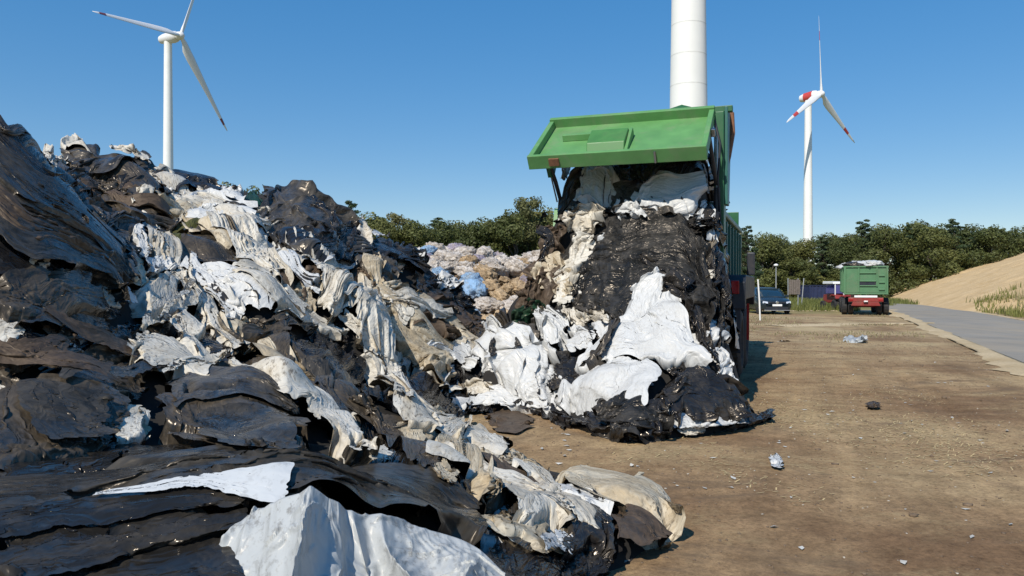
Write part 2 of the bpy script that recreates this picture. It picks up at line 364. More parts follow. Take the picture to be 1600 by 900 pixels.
def ground_mat():
    m, nt, p = mat_new('dirt')
    tc = N(nt, 'ShaderNodeTexCoord'); v = tc.outputs['Object']
    n1 = noise(nt, v, 0.35, 5, 0.6, 0.4); n2 = noise(nt, v, 3.5, 8, 0.72); n3 = noise(nt, v, 30, 8, 0.85)
    base = ramp(nt, n1.outputs[0], [(0.36, (0.20, 0.124, 0.068)), (0.5, (0.30, 0.203, 0.113)), (0.64, (0.395, 0.29, 0.165))]).outputs[0]
    c2 = ramp(nt, n2.outputs[0], [(0.30, (0.62, 0.6, 0.57)), (0.65, (1.12, 1.1, 1.08))]).outputs[0]
    col = mixc(nt, 1.0, base, c2, 'MULTIPLY')
    c3 = ramp(nt, n3.outputs[0], [(0.36, (0.42, 0.40, 0.38)), (0.5, (1, 1, 1)), (0.66, (1.45, 1.42, 1.36))]).outputs[0]
    col = mixc(nt, 0.8, col, c3, 'MULTIPLY')
    # trampled straw, streaked along the driving direction
    rot = N(nt, 'ShaderNodeMapping'); rot.inputs['Rotation'].default_value = (0, 0, math.radians(62)); rot.inputs['Scale'].default_value = (0.8, 1.5, 1)
    nt.links.new(v, rot.inputs['Vector'])
    s1 = noise(nt, rot.outputs[0], 0.5, 6, 0.7, 0.6); s2 = noise(nt, rot.outputs[0], 22, 6, 0.85, 0.4)
    mul = N(nt, 'ShaderNodeMath', operation='MULTIPLY')
    f1 = ramp(nt, s1.outputs[0], [(0.50, (0, 0, 0)), (0.68, (1, 1, 1))]).outputs[0]
    f2 = ramp(nt, s2.outputs[0], [(0.45, (0, 0, 0)), (0.56, (0.9, 0.9, 0.9))]).outputs[0]
    nt.links.new(f1, mul.inputs[0]); nt.links.new(f2, mul.inputs[1])
    col = mixc(nt, mul.outputs[0], col, (0.40, 0.305, 0.165))
    r1 = N(nt, 'ShaderNodeMapping'); r1.inputs['Rotation'].default_value = (0, 0, math.radians(20)); nt.links.new(v, r1.inputs['Vector'])
    tr_ = noise(nt, mapped(nt, r1.outputs[0], (2.2, 0.10, 1)), 1.0, 5, 0.65, 0.3)
    tcol = ramp(nt, tr_.outputs[0], [(0.36, (0.66, 0.64, 0.62)), (0.5, (1, 1, 1)), (0.64, (1.25, 1.24, 1.2))]).outputs[0]
    col = mixc(nt, 0.45, col, tcol, 'MULTIPLY')
    sy = N(nt, 'ShaderNodeSeparateXYZ'); nt.links.new(v, sy.inputs[0])
    far = N(nt, 'ShaderNodeMapRange'); nt.links.new(sy.outputs[1], far.inputs[0]); far.inputs[1].default_value = 13; far.inputs[2].default_value = 30
    fn = ramp(nt, noise(nt, v, 0.28, 6, 0.7, 0.6).outputs[0], [(0.44, (0, 0, 0)), (0.62, (0.8, 0.8, 0.8))]).outputs[0]
    fm_ = N(nt, 'ShaderNodeMath', operation='MULTIPLY'); nt.links.new(far.outputs[0], fm_.inputs[0]); nt.links.new(fn, fm_.inputs[1])
    col = mixc(nt, fm_.outputs[0], col, (0.47, 0.37, 0.21))
    # dark damp stains
    d1 = noise(nt, rot.outputs[0], 0.8, 6, 0.7, 0.8)
    fd = ramp(nt, d1.outputs[0], [(0.55, (0, 0, 0)), (0.66, (0.6, 0.6, 0.6))]).outputs[0]
    col = mixc(nt, fd, col, (0.125, 0.088, 0.058))
    # beyond the yard: dry meadow
    sep = N(nt, 'ShaderNodeSeparateXYZ'); nt.links.new(v, sep.inputs[0])
    wob = noise(nt, v, 0.12, 4, 0.6)
    ad = N(nt, 'ShaderNodeMath', operation='MULTIPLY_ADD'); nt.links.new(wob.outputs[0], ad.inputs[0]); ad.inputs[1].default_value = 26; nt.links.new(sep.outputs[1], ad.inputs[2])
    fm = N(nt, 'ShaderNodeMapRange'); nt.links.new(ad.outputs[0], fm.inputs[0]); fm.inputs[1].default_value = 55; fm.inputs[2].default_value = 64
    gcol = ramp(nt, noise(nt, v, 0.8, 6, 0.7).outputs[0], [(0.35, (0.12, 0.125, 0.045)), (0.65, (0.27, 0.23, 0.10))]).outputs[0]
    col = mixc(nt, fm.outputs[0], col, gcol)
    nt.links.new(col, p.inputs['Base Color']); p.inputs['Roughness'].default_value = 0.95; p.inputs['Specular IOR Level'].default_value = 0.15
    b1 = bump(nt, n2.outputs[0], 0.5, 0.03); b2 = bump(nt, n3.outputs[0], 0.55, 0.012, b1)
    nt.links.new(b2, p.inputs['Normal'])
ground_mat()
g = quads_obj('ground', np.stack([GX, GY, GZ], -1).reshape(-1, 3), q, 'dirt', smooth=True); tag(g, kind='structure')

def asphalt_mat():
    m, nt, p = mat_new('asphalt')
    tc = N(nt, 'ShaderNodeTexCoord'); v = tc.outputs['Object']
    n1 = noise(nt, v, 0.5, 5, 0.65); n2 = noise(nt, v, 60, 4, 0.7); n3 = noise(nt, mapped(nt, v, (1.2, 0.22, 1)), 0.7, 5, 0.7, 0.5)
    col = ramp(nt, n1.outputs[0], [(0.3, (0.215, 0.194, 0.160)), (0.7, (0.295, 0.266, 0.222))]).outputs[0]
    col = mixc(nt, 0.7, col, ramp(nt, n2.outputs[0], [(0.3, (0.6,) * 3), (0.7, (1.3,) * 3)]).outputs[0], 'MULTIPLY')
    f = ramp(nt, n3.outputs[0], [(0.45, (0, 0, 0)), (0.68, (0.75,) * 3)]).outputs[0]
    col = mixc(nt, f, col, (0.33, 0.27, 0.19))
    nt.links.new(col, p.inputs['Base Color']); p.inputs['Roughness'].default_value = 0.85
    nt.links.new(bump(nt, n2.outputs[0], 0.4, 0.01), p.inputs['Normal'])
asphalt_mat()
def sand_mat(name, a, b):
    m, nt, p = mat_new(name)
    tc = N(nt, 'ShaderNodeTexCoord'); v = tc.outputs['Object']
    n1 = noise(nt, v, 0.7, 6, 0.7, 0.4); n2 = noise(nt, v, 22, 6, 0.8)
    col = ramp(nt, n1.outputs[0], [(0.3, a), (0.7, b)]).outputs[0]
    col = mixc(nt, 0.75, col, ramp(nt, n2.outputs[0], [(0.3, (0.62,) * 3), (0.68, (1.2,) * 3)]).outputs[0], 'MULTIPLY')
    nt.links.new(col, p.inputs['Base Color']); p.inputs['Roughness'].default_value = 0.95; p.inputs['Specular IOR Level'].default_value = 0.1
    b1 = bump(nt, n1.outputs[0], 0.5, 0.12); nt.links.new(bump(nt, n2.outputs[0], 0.7, 0.03, b1), p.inputs['Normal'])
sand_mat('straw_sand', (0.44, 0.33, 0.19), (0.60, 0.48, 0.31))
sand_mat('woodchip', (0.50, 0.345, 0.175), (0.64, 0.47, 0.27))

def path_pts(pts, n):
    pts = np.array(pts, float); t = np.linspace(0, len(pts) - 1, n); out = []
    P = np.vstack([2 * pts[0] - pts[1], pts, 2 * pts[-1] - pts[-2]])
    for s in t:
        i = min(int(s), len(pts) - 2); f = s - i; p0, p1, p2, p3 = P[i], P[i + 1], P[i + 2], P[i + 3]
        out.append(0.5 * ((2 * p1) + (-p0 + p2) * f + (2 * p0 - 5 * p1 + 4 * p2 - p3) * f * f + (-p0 + 3 * p1 - 3 * p2 + p3) * f ** 3))
    return np.array(out)
def strip(name, centre, w0, w1, z, mat, edge=0.12, n=160, cross=9, seed=0.0, crown=0.0):
    """ribbon w0 m left to w1 m right of the centre line, with uneven edges"""
    c = path_pts(centre, n); d = np.gradient(c, axis=0); d /= np.linalg.norm(d, axis=1)[:, None]; r = np.stack([d[:, 1], -d[:, 0]], 1)
    V = []
    for i in range(n):
        for k in range(cross):
            f = k / (cross - 1); e = edge * vnoise(i * 0.9 + seed, 3.3 + 40 * (f > 0.5)) * (k in (0, cross - 1)) + edge * 2 * vnoise(i * 0.16 + seed, 9.7 + 31 * (f > .5)) * (k in (0, cross - 1))
            o = -w0 + (w0 + w1) * f + e; p = c[i] + r[i] * o
            zz = z + crown * math.sin(math.pi * f)
            V.append((p[0], p[1], zz if 0 < k < cross - 1 else zz - 0.03))
    id_ = np.arange(n * cross).reshape(n, cross)
    Q = np.stack([id_[:-1, :-1], id_[:-1, 1:], id_[1:, 1:], id_[1:, :-1]], -1).reshape(-1, 4)
    return quads_obj(name, V, Q, mat, smooth=True)
RC = [(2.3, -9.5), (7.9, 3.5), (13.3, 16.5), (20.7, 34.5), (28.0, 52.5), (31.5, 64), (30, 74), (20, 82), (0, 86), (-30, 88)]
tag(strip('road', RC, 2.35, 2.35, 0.014, 'asphalt', 0.07), kind='structure')
LE = [(x - 2.42 * .925, y + 2.42 * .38) for x, y in RC[:5]]
tag(strip('sand_strip', LE, 0.34, 0.30, 0.020, 'straw_sand', 0.28, 150, 7, 5.0, 0.01), kind='structure')
tag(strip('sand_track', [(10.5, 31), (14, 32.6), (18, 33.2), (21, 35)], 0.55, 0.75, 0.006, 'straw_sand', 0.35, 60, 7, 11.0, 0.008), kind='structure')
tag(strip('sand_track', [(9, 47), (15, 49.5), (20, 49), (25.5, 50.5)], 1.0, 0.9, 0.006, 'straw_sand', 0.5, 60, 7, 15.0, 0.008), kind='structure')
RE = [(x + 2.45 * .925, y - 2.45 * .38) for x, y in RC[:5]]
tag(strip('road_shoulder', RE, 0.1, 0.16, 0.020, 'straw_sand', 0.07, 150, 5, 25.0), kind='structure')

# pale wood-chip stockpile beside the road
def chips_h(x, y):
    u = (x - 53.3) * 0.94 - (y - 56) * 0.34; v = (x - 53.3) * 0.34 + (y - 56) * 0.94
    d = np.sqrt((u / 21.0) ** 2 + (np.maximum(np.abs(v - 10) - 22, 0) / 16) ** 2)
    return np.clip(1 - d, 0, 1) ** 0.93 * 7.3 + (0.22 * fbm(x * 0.35, y * 0.35, 5) + .05 * vnoise(x * 2.1, y * 2.1)) * sstep(0, .1, 1 - d)
mx_ = np.linspace(22, 92, 190); my_ = np.linspace(22, 112, 230); MX, MY = np.meshgrid(mx_, my_); MZ = chips_h(MX, MY) - 0.05
id_ = np.arange(MX.size).reshape(MX.shape)
Q = np.stack([id_[:-1, :-1], id_[:-1, 1:], id_[1:, 1:], id_[1:, :-1]], -1).reshape(-1, 4)
keep = (MZ.reshape(-1)[Q] > -0.045).any(1)
o = quads_obj('woodchip_pile', np.stack([MX, MY, MZ], -1).reshape(-1, 3), Q[keep], 'woodchip', smooth=True)
tag(o, 'long pale tan stockpile of wood chips sloping down beside the asphalt road', 'stockpile')

# grass and weeds on the verge and meadow: uncountable blades
def blades(name, pts, hmin, hmax, wid, mat, lean=0.5):
    n = len(pts); pts = np.asarray(pts, np.float64)
    a = rng.random(n) * 6.283; h = hmin + (hmax - hmin) * rng.random(n) ** 1.5; l = lean * h * rng.random(n); b = rng.random(n) * 6.283
    dx = np.cos(a) * wid * .5; dy = np.sin(a) * wid * .5
    base0 = pts + np.stack([dx, dy, 0 * dx], 1); base1 = pts - np.stack([dx, dy, 0 * dx], 1)
    mid = pts + np.stack([np.cos(b) * l * .35, np.sin(b) * l * .35, h * .6], 1)
    tip = pts + np.stack([np.cos(b) * l, np.sin(b) * l, h], 1)
    m0 = mid + np.stack([dx, dy, 0 * dx], 1) * .7; m1 = mid - np.stack([dx, dy, 0 * dx], 1) * .7
    V = np.stack([base0, base1, m1, m0, tip + np.stack([dx, dy, 0 * dx], 1) * .15, tip - np.stack([dx, dy, 0 * dx], 1) * .15], 1).reshape(-1, 3)
    k = np.arange(n) * 6
    Q = np.concatenate([np.stack([k, k + 1, k + 2, k + 3], 1), np.stack([k + 3, k + 2, k + 5, k + 4], 1)])
    return quads_obj(name, V, Q, mat)
def scatter(n, x0, x1, y0, y1, ok):
    x = rng.uniform(x0, x1, n); y = rng.uniform(y0, y1, n); k = ok(x, y); return x[k], y[k]
rd = lambda x, y: road_dist(x, y) - 4.75
x, y = scatter(60000, 14, 52, 18, 60, lambda x, y: (rd(x, y) > 0.1 + .5 * vnoise(x, y)) & (rd(x, y) < 4.5 - .12 * (y - 34) + 1.6 * vnoise(x * .4, y * .4)) & (fbm(x * .5, y * .5) > -.5 + .05 * np.maximum(y - 42, 0)) & (y < 53))
z = np.maximum(chips_h(x, y) - 0.06, -0.01)
o = blades('verge_grass', np.stack([x, y, z], 1), 0.12, 0.55, 0.05, 'grass'); tag(o, 'green grass verge between the asphalt road and the wood chip stockpile', 'grass', kind='stuff')
x, y = scatter(26000, 22, 52, 24, 50, lambda x, y: (rd(x, y) > 1.8) & (rd(x, y) < 5.2 - .1 * (y - 34)) & (y < 47) & (fbm(x * .4 + 7, y * .4) > -.05))
z = np.maximum(chips_h(x, y) - 0.06, -0.01)
o = blades('dry_weeds', np.stack([x, y, z], 1), 0.35, 1.15, 0.035, 'dry_grass', 0.35); tag(o, 'tall dry weeds at the foot of the wood chip stockpile', 'weeds', kind='stuff')
x, y = scatter(60000, -6, 40, 48, 82, lambda x, y: (fbm(x * .15, y * .15) > -.25) & ((road_dist(x, y) < -2) | (y > 60)) & (chips_h(x, y) < 0.1))
o = blades('meadow_grass', np.stack([x, y, 0 * x - 0.01], 1), 0.12, 0.5, 0.05, 'grass'); tag(o, 'uneven green and yellow meadow grass in front of the wood', 'grass', kind='stuff')
x, y = scatter(16000, 2, 26, 22, 46, lambda x, y: (fbm(x * .35 + 3, y * .35) > .28) & (road_dist(x, y) < -1))
o = blades('yard_grass', np.stack([x, y, 0 * x - 0.01], 1), 0.02, 0.10, 0.03, 'dry_grass', 1.0); tag(o, 'short dry grass patches growing in the trampled yard', 'grass', kind='stuff')

# straw bits, clods and pebbles lying on the dirt
x, y = scatter(110000, 0.2, 12, 3.3, 22, lambda x, y: (fbm(x * .45 * .94 + y * .15, y * .25 - x * .3) > .05 + .5 * rng.random(len(x))) & (road_dist(x, y) < -.3) & (x > .2 + .12 * y - .4))
n = min(len(x), 22000); x = x[:n]; y = y[:n]; a = rng.normal(0.35, 0.8, n); L = rng.uniform(.01, .045, n); w = rng.uniform(.0025, .006, n); z = ground_z(x, y)
d = np.stack([np.cos(a), np.sin(a), rng.normal(0, .12, n)], 1) * L[:, None]; s = np.stack([-np.sin(a), np.cos(a), 0 * a], 1) * w[:, None]
P = np.stack([x, y, z + .006], 1); V = np.stack([P - d - s, P + d - s, P + d + s, P - d + s], 1).reshape(-1, 3)
o = quads_obj('straw_bits', V, np.arange(4 * n).reshape(-1, 4), 'straw'); tag(o, 'loose straw trampled into the brown dirt yard', 'straw', kind='stuff')
def lumps(name, pts, sizes, mat, flat=0.6):
    ico = bmesh.new(); bmesh.ops.create_icosphere(ico, subdivisions=1, radius=1); bv = np.array([v.co for v in ico.verts]); bf = np.array([[v.index for v in f.verts] for f in ico.faces]); ico.free()
    n = len(pts); jit = 1 + rng.normal(0, .22, (n, len(bv), 1)); sc = np.stack([sizes * rng.uniform(.7, 1.5, n), sizes * rng.uniform(.7, 1.5, n), sizes * flat], 1)[:, None, :]
    V = bv[None] * jit * sc + np.asarray(pts)[:, None, :]
    Fc = (bf[None] + (np.arange(n) * len(bv))[:, None, None]).reshape(-1, 3)
    return quads_obj(name, V.reshape(-1, 3), Fc, mat)
x, y = scatter(15000, -2, 13, 3.3, 26, lambda x, y: (road_dist(x, y) < -.3))
sz = rng.uniform(.004, .011, len(x)) * (1 + 2.0 * (rng.random(len(x)) > .985))
o = lumps('soil_clods', np.stack([x, y, ground_z(x, y) + sz * .2], 1), sz, 'clod'); tag(o, 'small brown clods of soil strewn over the yard', 'soil', kind='stuff')
x, y = scatter(1300, -1, 13, 3.3, 26, lambda x, y: (road_dist(x, y) < -.3))
sz = rng.uniform(.004, .010, len(x))
o = lumps('gravel_bits', np.stack([x, y, ground_z(x, y) + sz * .3], 1), sz, 'pebble'); tag(o, 'tiny pale pebbles and crumbs scattered on the dirt', 'gravel', kind='stuff')

# tiny torn shreds of film trodden into the yard
x, y = scatter(3000, -2, 12, 4.5, 30, lambda x, y: (road_dist(x, y) < -.4) & (rng.random(len(x)) < np.exp(-np.hypot(x - 1.8, y - 9.5) / 3.2) + .03))
n = len(x); s_ = rng.uniform(.008, .035, n); a = rng.random(n) * 6.283; P = np.stack([x, y, ground_z(x, y) + .006], 1)
V = np.stack([P + np.stack([np.cos(a + t) * s_ * r_, np.sin(a + t) * s_ * r_, rng.random(n) * s_ * .5], 1) for t, r_ in ((0, 1.3), (1.4, .5), (3.0, 1.1), (4.4, .7))], 1).reshape(-1, 3)
MATS['shred'] = simple('shred', (0.5, 0.48, 0.43), 0.6, var=0.5, scale=2.2)
o = quads_obj('film_shreds', V, np.arange(4 * n).reshape(-1, 4), 'shred'); tag(o, 'tiny torn shreds of film trodden into the dirt round the load', 'litter', kind='stuff')

# ------------------------------------------------------------------ wind turbines
def blade_mesh(R, chord, red_bands):
    """blade along +Z from the hub; chord along X, thickness Y"""
    ts = [0, .03, .08, .14, .22, .35, .5, .62, .68, .74, .80, .86, .93, 1.0]
    ch = [.42, .42, .62, .95, 1.0, .86, .68, .56, .51, .46, .41, .35, .27, .08]
    th = [.42, .42, .36, .26, .2, .15, .11, .09, .08, .075, .07, .06, .045, .02]
    V = []; n = 10
    for t, c, k in zip(ts, ch, th):
        tw = math.radians(14 * (1 - t) ** 2)
        for j in range(n):
            a = 2 * math.pi * j / n; px_ = (math.cos(a) * .5 - (.18 if t > .1 else 0)) * c * chord; py_ = math.sin(a) * .5 * k * chord
            V.append((px_ * math.cos(tw) - py_ * math.sin(tw), px_ * math.sin(tw) + py_ * math.cos(tw) - 0.02 * R * t * t * 0, t * R))
    Fq = []; mi = []
    for i in range(len(ts) - 1):
        tm = (ts[i] + ts[i + 1]) / 2; red = any(a <= tm <= b for a, b in red_bands)
        for j in range(n): Fq.append((i * n + j, i * n + (j + 1) % n, (i + 1) * n + (j + 1) % n, (i + 1) * n + j)); mi.append(int(red))
    Fq.append(tuple(range(n))[::-1]); mi.append(0); Fq.append(tuple((len(ts) - 1) * n + j for j in range(n))); mi.append(0)
    return V, Fq, mi
def turbine(base, hub, axis, blades_dir, R, chord, r_base, r_top, label, bands, nac='blade_white', stripe=False, joints=None, nac_len=9.0):
    base = Vector(base); hub = Vector(hub); axis = Vector(axis).normalized()
    t = empty('wind_turbine', base, 0, label, 'wind turbine')
    top = hub.z - 1.6 - base.z
    m = MB(); n = 24
    m.lathe([(-0.3, r_base), (0, r_base)] + [(top * k / n, r_base + (r_top - r_base) * (k / n) ** (.85)) for k in range(1, n + 1)], 48, 'z')
    tw = m.build('tower', 'concrete_white' if joints else 'white_paint', t, True)
    if joints:
        k = joints
        while k < top:
            rr = r_base + (r_top - r_base) * (k / top) ** .85
            j = MB(); j.lathe([(k - .05, rr - .1), (k - .05, rr + .012), (k + .05, rr + .012), (k + .05, rr - .1)], 48, 'z'); j.build('joint_ring', 'joint_grey', t, True); k += joints
    q_ = axis.to_track_quat('X', 'Z'); h = hub - base
    m = MB(); prof = [(-nac_len - 1.5, .5), (-nac_len - 1.2, 1.3), (-nac_len + .5, 1.75), (-3, 2.0), (-1.9, 1.8), (-1.5, 1.5)]
    m.lathe([(a, r) for a, r in prof], 20, 'x')
    nc = m.build('nacelle', nac, t, True); nc.rotation_mode = 'QUATERNION'; nc.rotation_quaternion = q_; nc.location = h; nc.scale = (1, .95, 1)
    if stripe:
        m = MB(); m.lathe([(-nac_len + .6, 1.80), (-3.2, 2.03)], 20, 'x'); s_ = m.build('red_band', 'blade_red', nc, True)
    m = MB(); m.lathe([(-1.5, 1.35), (-.8, 1.45), (0.3, 1.3), (1.0, .85), (1.3, .3), (1.35, .001)], 20, 'x')
    hb = m.build('hub', 'blade_white', t, True); hb.rotation_mode = 'QUATERNION'; hb.rotation_quaternion = q_; hb.location = h
    V, Fq, mi = blade_mesh(R, chord, bands)
    me = bpy.data.meshes.new('blade'); me.from_pydata(V, [], Fq); me.polygons.foreach_set('material_index', mi); me.update()
    me.polygons.foreach_set('use_smooth', [True] * len(Fq)); me.materials.append(MATS['blade_white']); me.materials.append(MATS['blade_red' if stripe else 'blade_dark'])
    for d in blades_dir:
        b = bpy.data.objects.new('blade', me); C.objects.link(b); b.parent = t
        z = Vector(d).normalized(); y_ = axis - z * axis.dot(z); y_.normalize(); x_ = y_.cross(z)
        mw = Matrix((x_, y_, z)).transposed() @ Matrix.Rotation(math.radians(25), 3, 'Z')
        b.rotation_mode = 'QUATERNION'; b.rotation_quaternion = mw.to_quaternion(); b.location = h
    return t
def rotor(e1, e2):
    e1 = Vector(e1); e2 = Vector(e2); return [e1 * math.cos(p) + e2 * math.sin(p) for p in (0, 2 * math.pi / 3, 4 * math.pi / 3)]
def view_frame(p):
    v = (p - Vector((0, 0, EYE))).normalized(); r = v.cross(Vector((0, 0, 1))).normalized(); return r, v, r.cross(v)
def in_view(p, e):
    r, v, u = view_frame(p); return r * e[0] + v * e[1] + u * e[2]
for D1, hp, ea_, eb_, k_, R_, chord_, lab, bands_, st_ in ((262, (283, 56), (-111, -118.7, 18), (19, -41.6, -157), 163.5, 35.5, 2.9, 'white wind turbine rising behind the left film heap, one blade pointing left', [(.86, .95)], False),
                                     (300, (1283, 147), (-4, 32.4, 120), (-57, -107, 27), 124.5, 31.0, 2.7, 'white wind turbine with red banded nacelle standing behind the trees near the trailer', [(.70, .83)], True)):
    hubp = at(*hp, D1); e1 = in_view(hubp, [c / k_ for c in ea_]); e2 = in_view(hubp, [c / k_ for c in eb_])
    ax = e2.cross(e1); ax = ax if ax.x > 0 else -ax
    tb = hubp - ax * 5.5; turbine((tb.x, tb.y, 0), hubp, ax, rotor(e1, e2), R_, chord_, 2.1, 1.28, lab, bands_, stripe=st_, nac_len=7.5)
D3 = 92; bx_ = (1075.5 - CX) / F * D3
ax = Vector((.75, -.6, 0)).normalized(); hubp = Vector((bx_, D3, 98)) + ax * 6
e2v = Vector((0, 0, 1)); e1v = ax.cross(e2v)
turbine((bx_, D3, 0), hubp, ax, rotor(e1v * .5 + e2v * .866, e2v * .5 - e1v * .866), 38, 3.2, 2.62, 1.2, 'thick white concrete turbine tower with ring joints rising behind the green tipper', [(.75, .9)], joints=3.62)

# ------------------------------------------------------------------ trees
def leaf_cloud(centres, radii, n, size, squash=0.8, hollow=0.55):
    """small bent leaf-clump faces spread through several lobes"""
    ce = np.array(centres); ra = np.array(radii); w = ra ** 2 / (ra ** 2).sum(); k = rng.choice(len(ra), n, p=w)
    d = rng.normal(size=(n, 3)); d /= np.linalg.norm(d, axis=1)[:, None]
    r = ra[k] * (hollow + (1 - hollow) * rng.random(n) ** .5) * (1 + .28 * vnoise(d[:, 0] * 3 + k * 7.7, d[:, 1] * 3 + d[:, 2] * 2.3))
    P = ce[k] + d * r[:, None] * np.array([1, 1, squash])
    nrm = d + rng.normal(0, .6, (n, 3)); nrm /= np.linalg.norm(nrm, axis=1)[:, None]
    a = np.cross(nrm, rng.normal(size=(n, 3))); a /= np.linalg.norm(a, axis=1)[:, None]; b = np.cross(nrm, a)
    s = size * rng.uniform(.5, 1.3, n)[:, None]
    V = np.stack([P - a * s, P - b * s * .55 + nrm * s * .15, P + a * s, P + b * s * .55 - nrm * s * .1], 1).reshape(-1, 3)
    return V, np.arange(4 * n).reshape(-1, 4)
def tree_proto(kind, seed):
    r = random.Random(seed); limbs = []
    if kind == 'oak':
        H = 9.5; cen = []; rad = []
        for i in range(20):
            a = r.uniform(0, 6.28); t = r.uniform(0, 1); z = 1.6 + t * 6.4; q_ = (1 - (t - .38) ** 2 * 1.7) * 2.9 * r.uniform(.45, 1)
            cen.append((math.cos(a) * q_, math.sin(a) * q_, z)); rad.append(r.uniform(.75, 1.45))
        cen.append((0, 0, 7.9)); rad.append(1.5)
        V, Q = leaf_cloud(cen, rad, 11500, .135)
    elif kind == 'airy':
        H = 11; cen = []; rad = []
        for i in range(24):
            a = r.uniform(0, 6.28); t = r.uniform(0, 1); z = 2.6 + t * 7.6; q_ = (1 - abs(t - .45) * 1.1) * 2.4 * r.uniform(.4, 1)
            cen.append((math.cos(a) * q_, math.sin(a) * q_, z)); rad.append(r.uniform(.5, 1.0))
        V, Q = leaf_cloud(cen, rad, 7000, .12, .8, .3)
    elif kind == 'pine':
        H = 10; cen = []; rad = []
        for i in range(30):
            t = i / 29; a = i * 2.4; z = 3.2 + t * 6.6; q_ = (1.9 * (1 - t * .75)) * r.uniform(.5, 1.1)
            cen.append((math.cos(a) * q_, math.sin(a) * q_, z)); rad.append(.95 * (1 - .5 * t) * r.uniform(.7, 1.1))
        V, Q = leaf_cloud(cen, rad, 8500, .12, .42, .25)
    else:
        H = 4.6; cen = []; rad = []
        for i in range(14):
            a = r.uniform(0, 6.28); q_ = 1.9 * r.random(); cen.append((math.cos(a) * q_, math.sin(a) * q_, r.uniform(.6, 3.2) * (1 - q_ * .18))); rad.append(r.uniform(.6, 1.15))
        V, Q = leaf_cloud(cen, rad, 6500, .12)
    m = MB()
    base = .2 if kind != 'bush' else .1
    pts = [(0, 0, -.3)] + [(r.uniform(-.12, .12) * k, r.uniform(-.12, .12) * k, H * .82 * k / 6) for k in range(1, 7)]
    m.tube(pts, [base * (1 - .8 * k / 6) for k in range(7)], 8)
    for c_, rr in list(zip(cen, rad))[::2]:
        z0 = max(.5, c_[2] * .62); k = z0 / (H * .82) * 6; i = min(5, int(k)); f = k - i; p0 = Vector(pts[i]).lerp(Vector(pts[i + 1]), f); c_ = Vector(c_)
        m.tube([p0, p0.lerp(c_, .5) + Vector((0, 0, .15)), c_], [base * .35, base * .22, .02], 6)
    mt = {'oak': 'leaf_oak', 'airy': 'leaf_light', 'pine': 'leaf_pine', 'bush': 'leaf_oak'}[kind]
    t = empty({'oak': 'broadleaf_tree', 'airy': 'birch_tree', 'pine': 'pine_tree', 'bush': 'bush'}[kind])
    m.build('trunk' if kind != 'bush' else 'stem', 'bark', t, True)
    quads_obj('crown' if kind != 'bush' else 'foliage', V, Q, mt, t)
    return t, H
PROTO = {}
for k_, nvar in (('oak', 3), ('airy', 2), ('pine', 2), ('bush', 2)):
    PROTO[k_] = [tree_proto(k_, 31 + i * 13 + len(k_)) for i in range(nvar)]
used = set()
TREES = {'left': ('growing in the wood behind the coloured film bales', 'trees of the wood behind the film bales'),
         'right': ('growing in the wood behind the road and trailer', 'trees of the wood behind the road')}
KIND = {'oak': ('dense dark green broadleaf tree', 'tree'), 'airy': ('slender light green tree with loose crown', 'tree'), 'pine': ('dark green pine tree with layered boughs', 'tree'), 'bush': ('low leafy bush', 'bush')}
def plant(kind, px, ytop, D, side, wide=1.0):
    i = random.randrange(len(PROTO[kind])); p, H = PROTO[kind][i]
    h = EYE + (HY - ytop) / F * D; s = max(.5, h / H)
    if (kind, i) in used: t = copy_tree(p)
    else: t = p; used.add((kind, i))
    t.location = ((px - CX) / F * D, D, -.05); t.rotation_euler = (0, 0, random.uniform(0, 6.28)); t.scale = (s * wide, s * wide, s)
    wh, gr = TREES[side]; lb, ct = KIND[kind]
    tag(t, lb + ' ' + wh, ct, {'oak': 'broadleaf ', 'airy': 'slender ', 'pine': 'pine ', 'bush': 'low '}[kind] + gr)
    return t
def line(side, xs, top, D0, D1, kinds, wide):
    for px in xs:
        D = random.uniform(D0, D1); plant(random.choice(kinds), px + random.uniform(-8, 8), top(px) + random.uniform(-13, 12), D, side, wide * random.uniform(.9, 1.2))
lt = lambda x: float(np.interp(x, [330, 400, 430, 520, 560, 600, 640, 700, 740, 780, 800, 860, 900], [278, 288, 300, 330, 338, 340, 336, 338, 344, 336, 326, 322, 335]))
line('left', range(575, 900, 31), lt, 64, 74, ['oak', 'oak', 'oak', 'airy'], 1.1)
line('left', range(560, 880, 40), lambda x: lt(x) + 8, 76, 84, ['oak', 'pine', 'oak'], 1.25)
line('left', range(570, 890, 34), lambda x: 388, 56, 62, ['bush'], 1.5)
for px, yt, D, k, w in ((352, 278, 36, 'oak', .8), (392, 284, 36, 'oak', .8), (425, 300, 37, 'oak', .8), (548, 312, 58, 'pine', .75), (622, 320, 66, 'airy', .95), (826, 300, 66, 'airy', 1.0), (800, 322, 64, 'oak', 1.0)):
    plant(k, px, yt, D, 'left', w)
rt = lambda x: float(np.interp(x, [1120, 1160, 1200, 1250, 1300, 1330, 1370, 1420, 1460, 1510, 1560, 1620, 1700], [356, 352, 362, 360, 366, 354, 350, 342, 350, 348, 354, 362, 360]))
line('right', range(1125, 1700, 33), rt, 88, 98, ['oak', 'oak', 'oak', 'airy', 'pine'], 1.0)
line('right', range(1110, 1700, 44), lambda x: rt(x) + 7, 102, 112, ['oak', 'pine', 'oak'], 1.2)
line('right', range(1130, 1400, 28), lambda x: 404, 84, 90, ['bush', 'bush', 'oak'], 1.4)
plant('pine', 1168, 352, 74, 'right', .9); plant('oak', 1430, 340, 96, 'right', 1.25); plant('oak', 1520, 346, 98, 'right', 1.2)
for ps in PROTO.values():
    for i, (p, H) in enumerate(ps):
        if p.location.length < .01:
            for ch in list(p.children): bpy.data.objects.remove(ch)
            bpy.data.objects.remove(p)
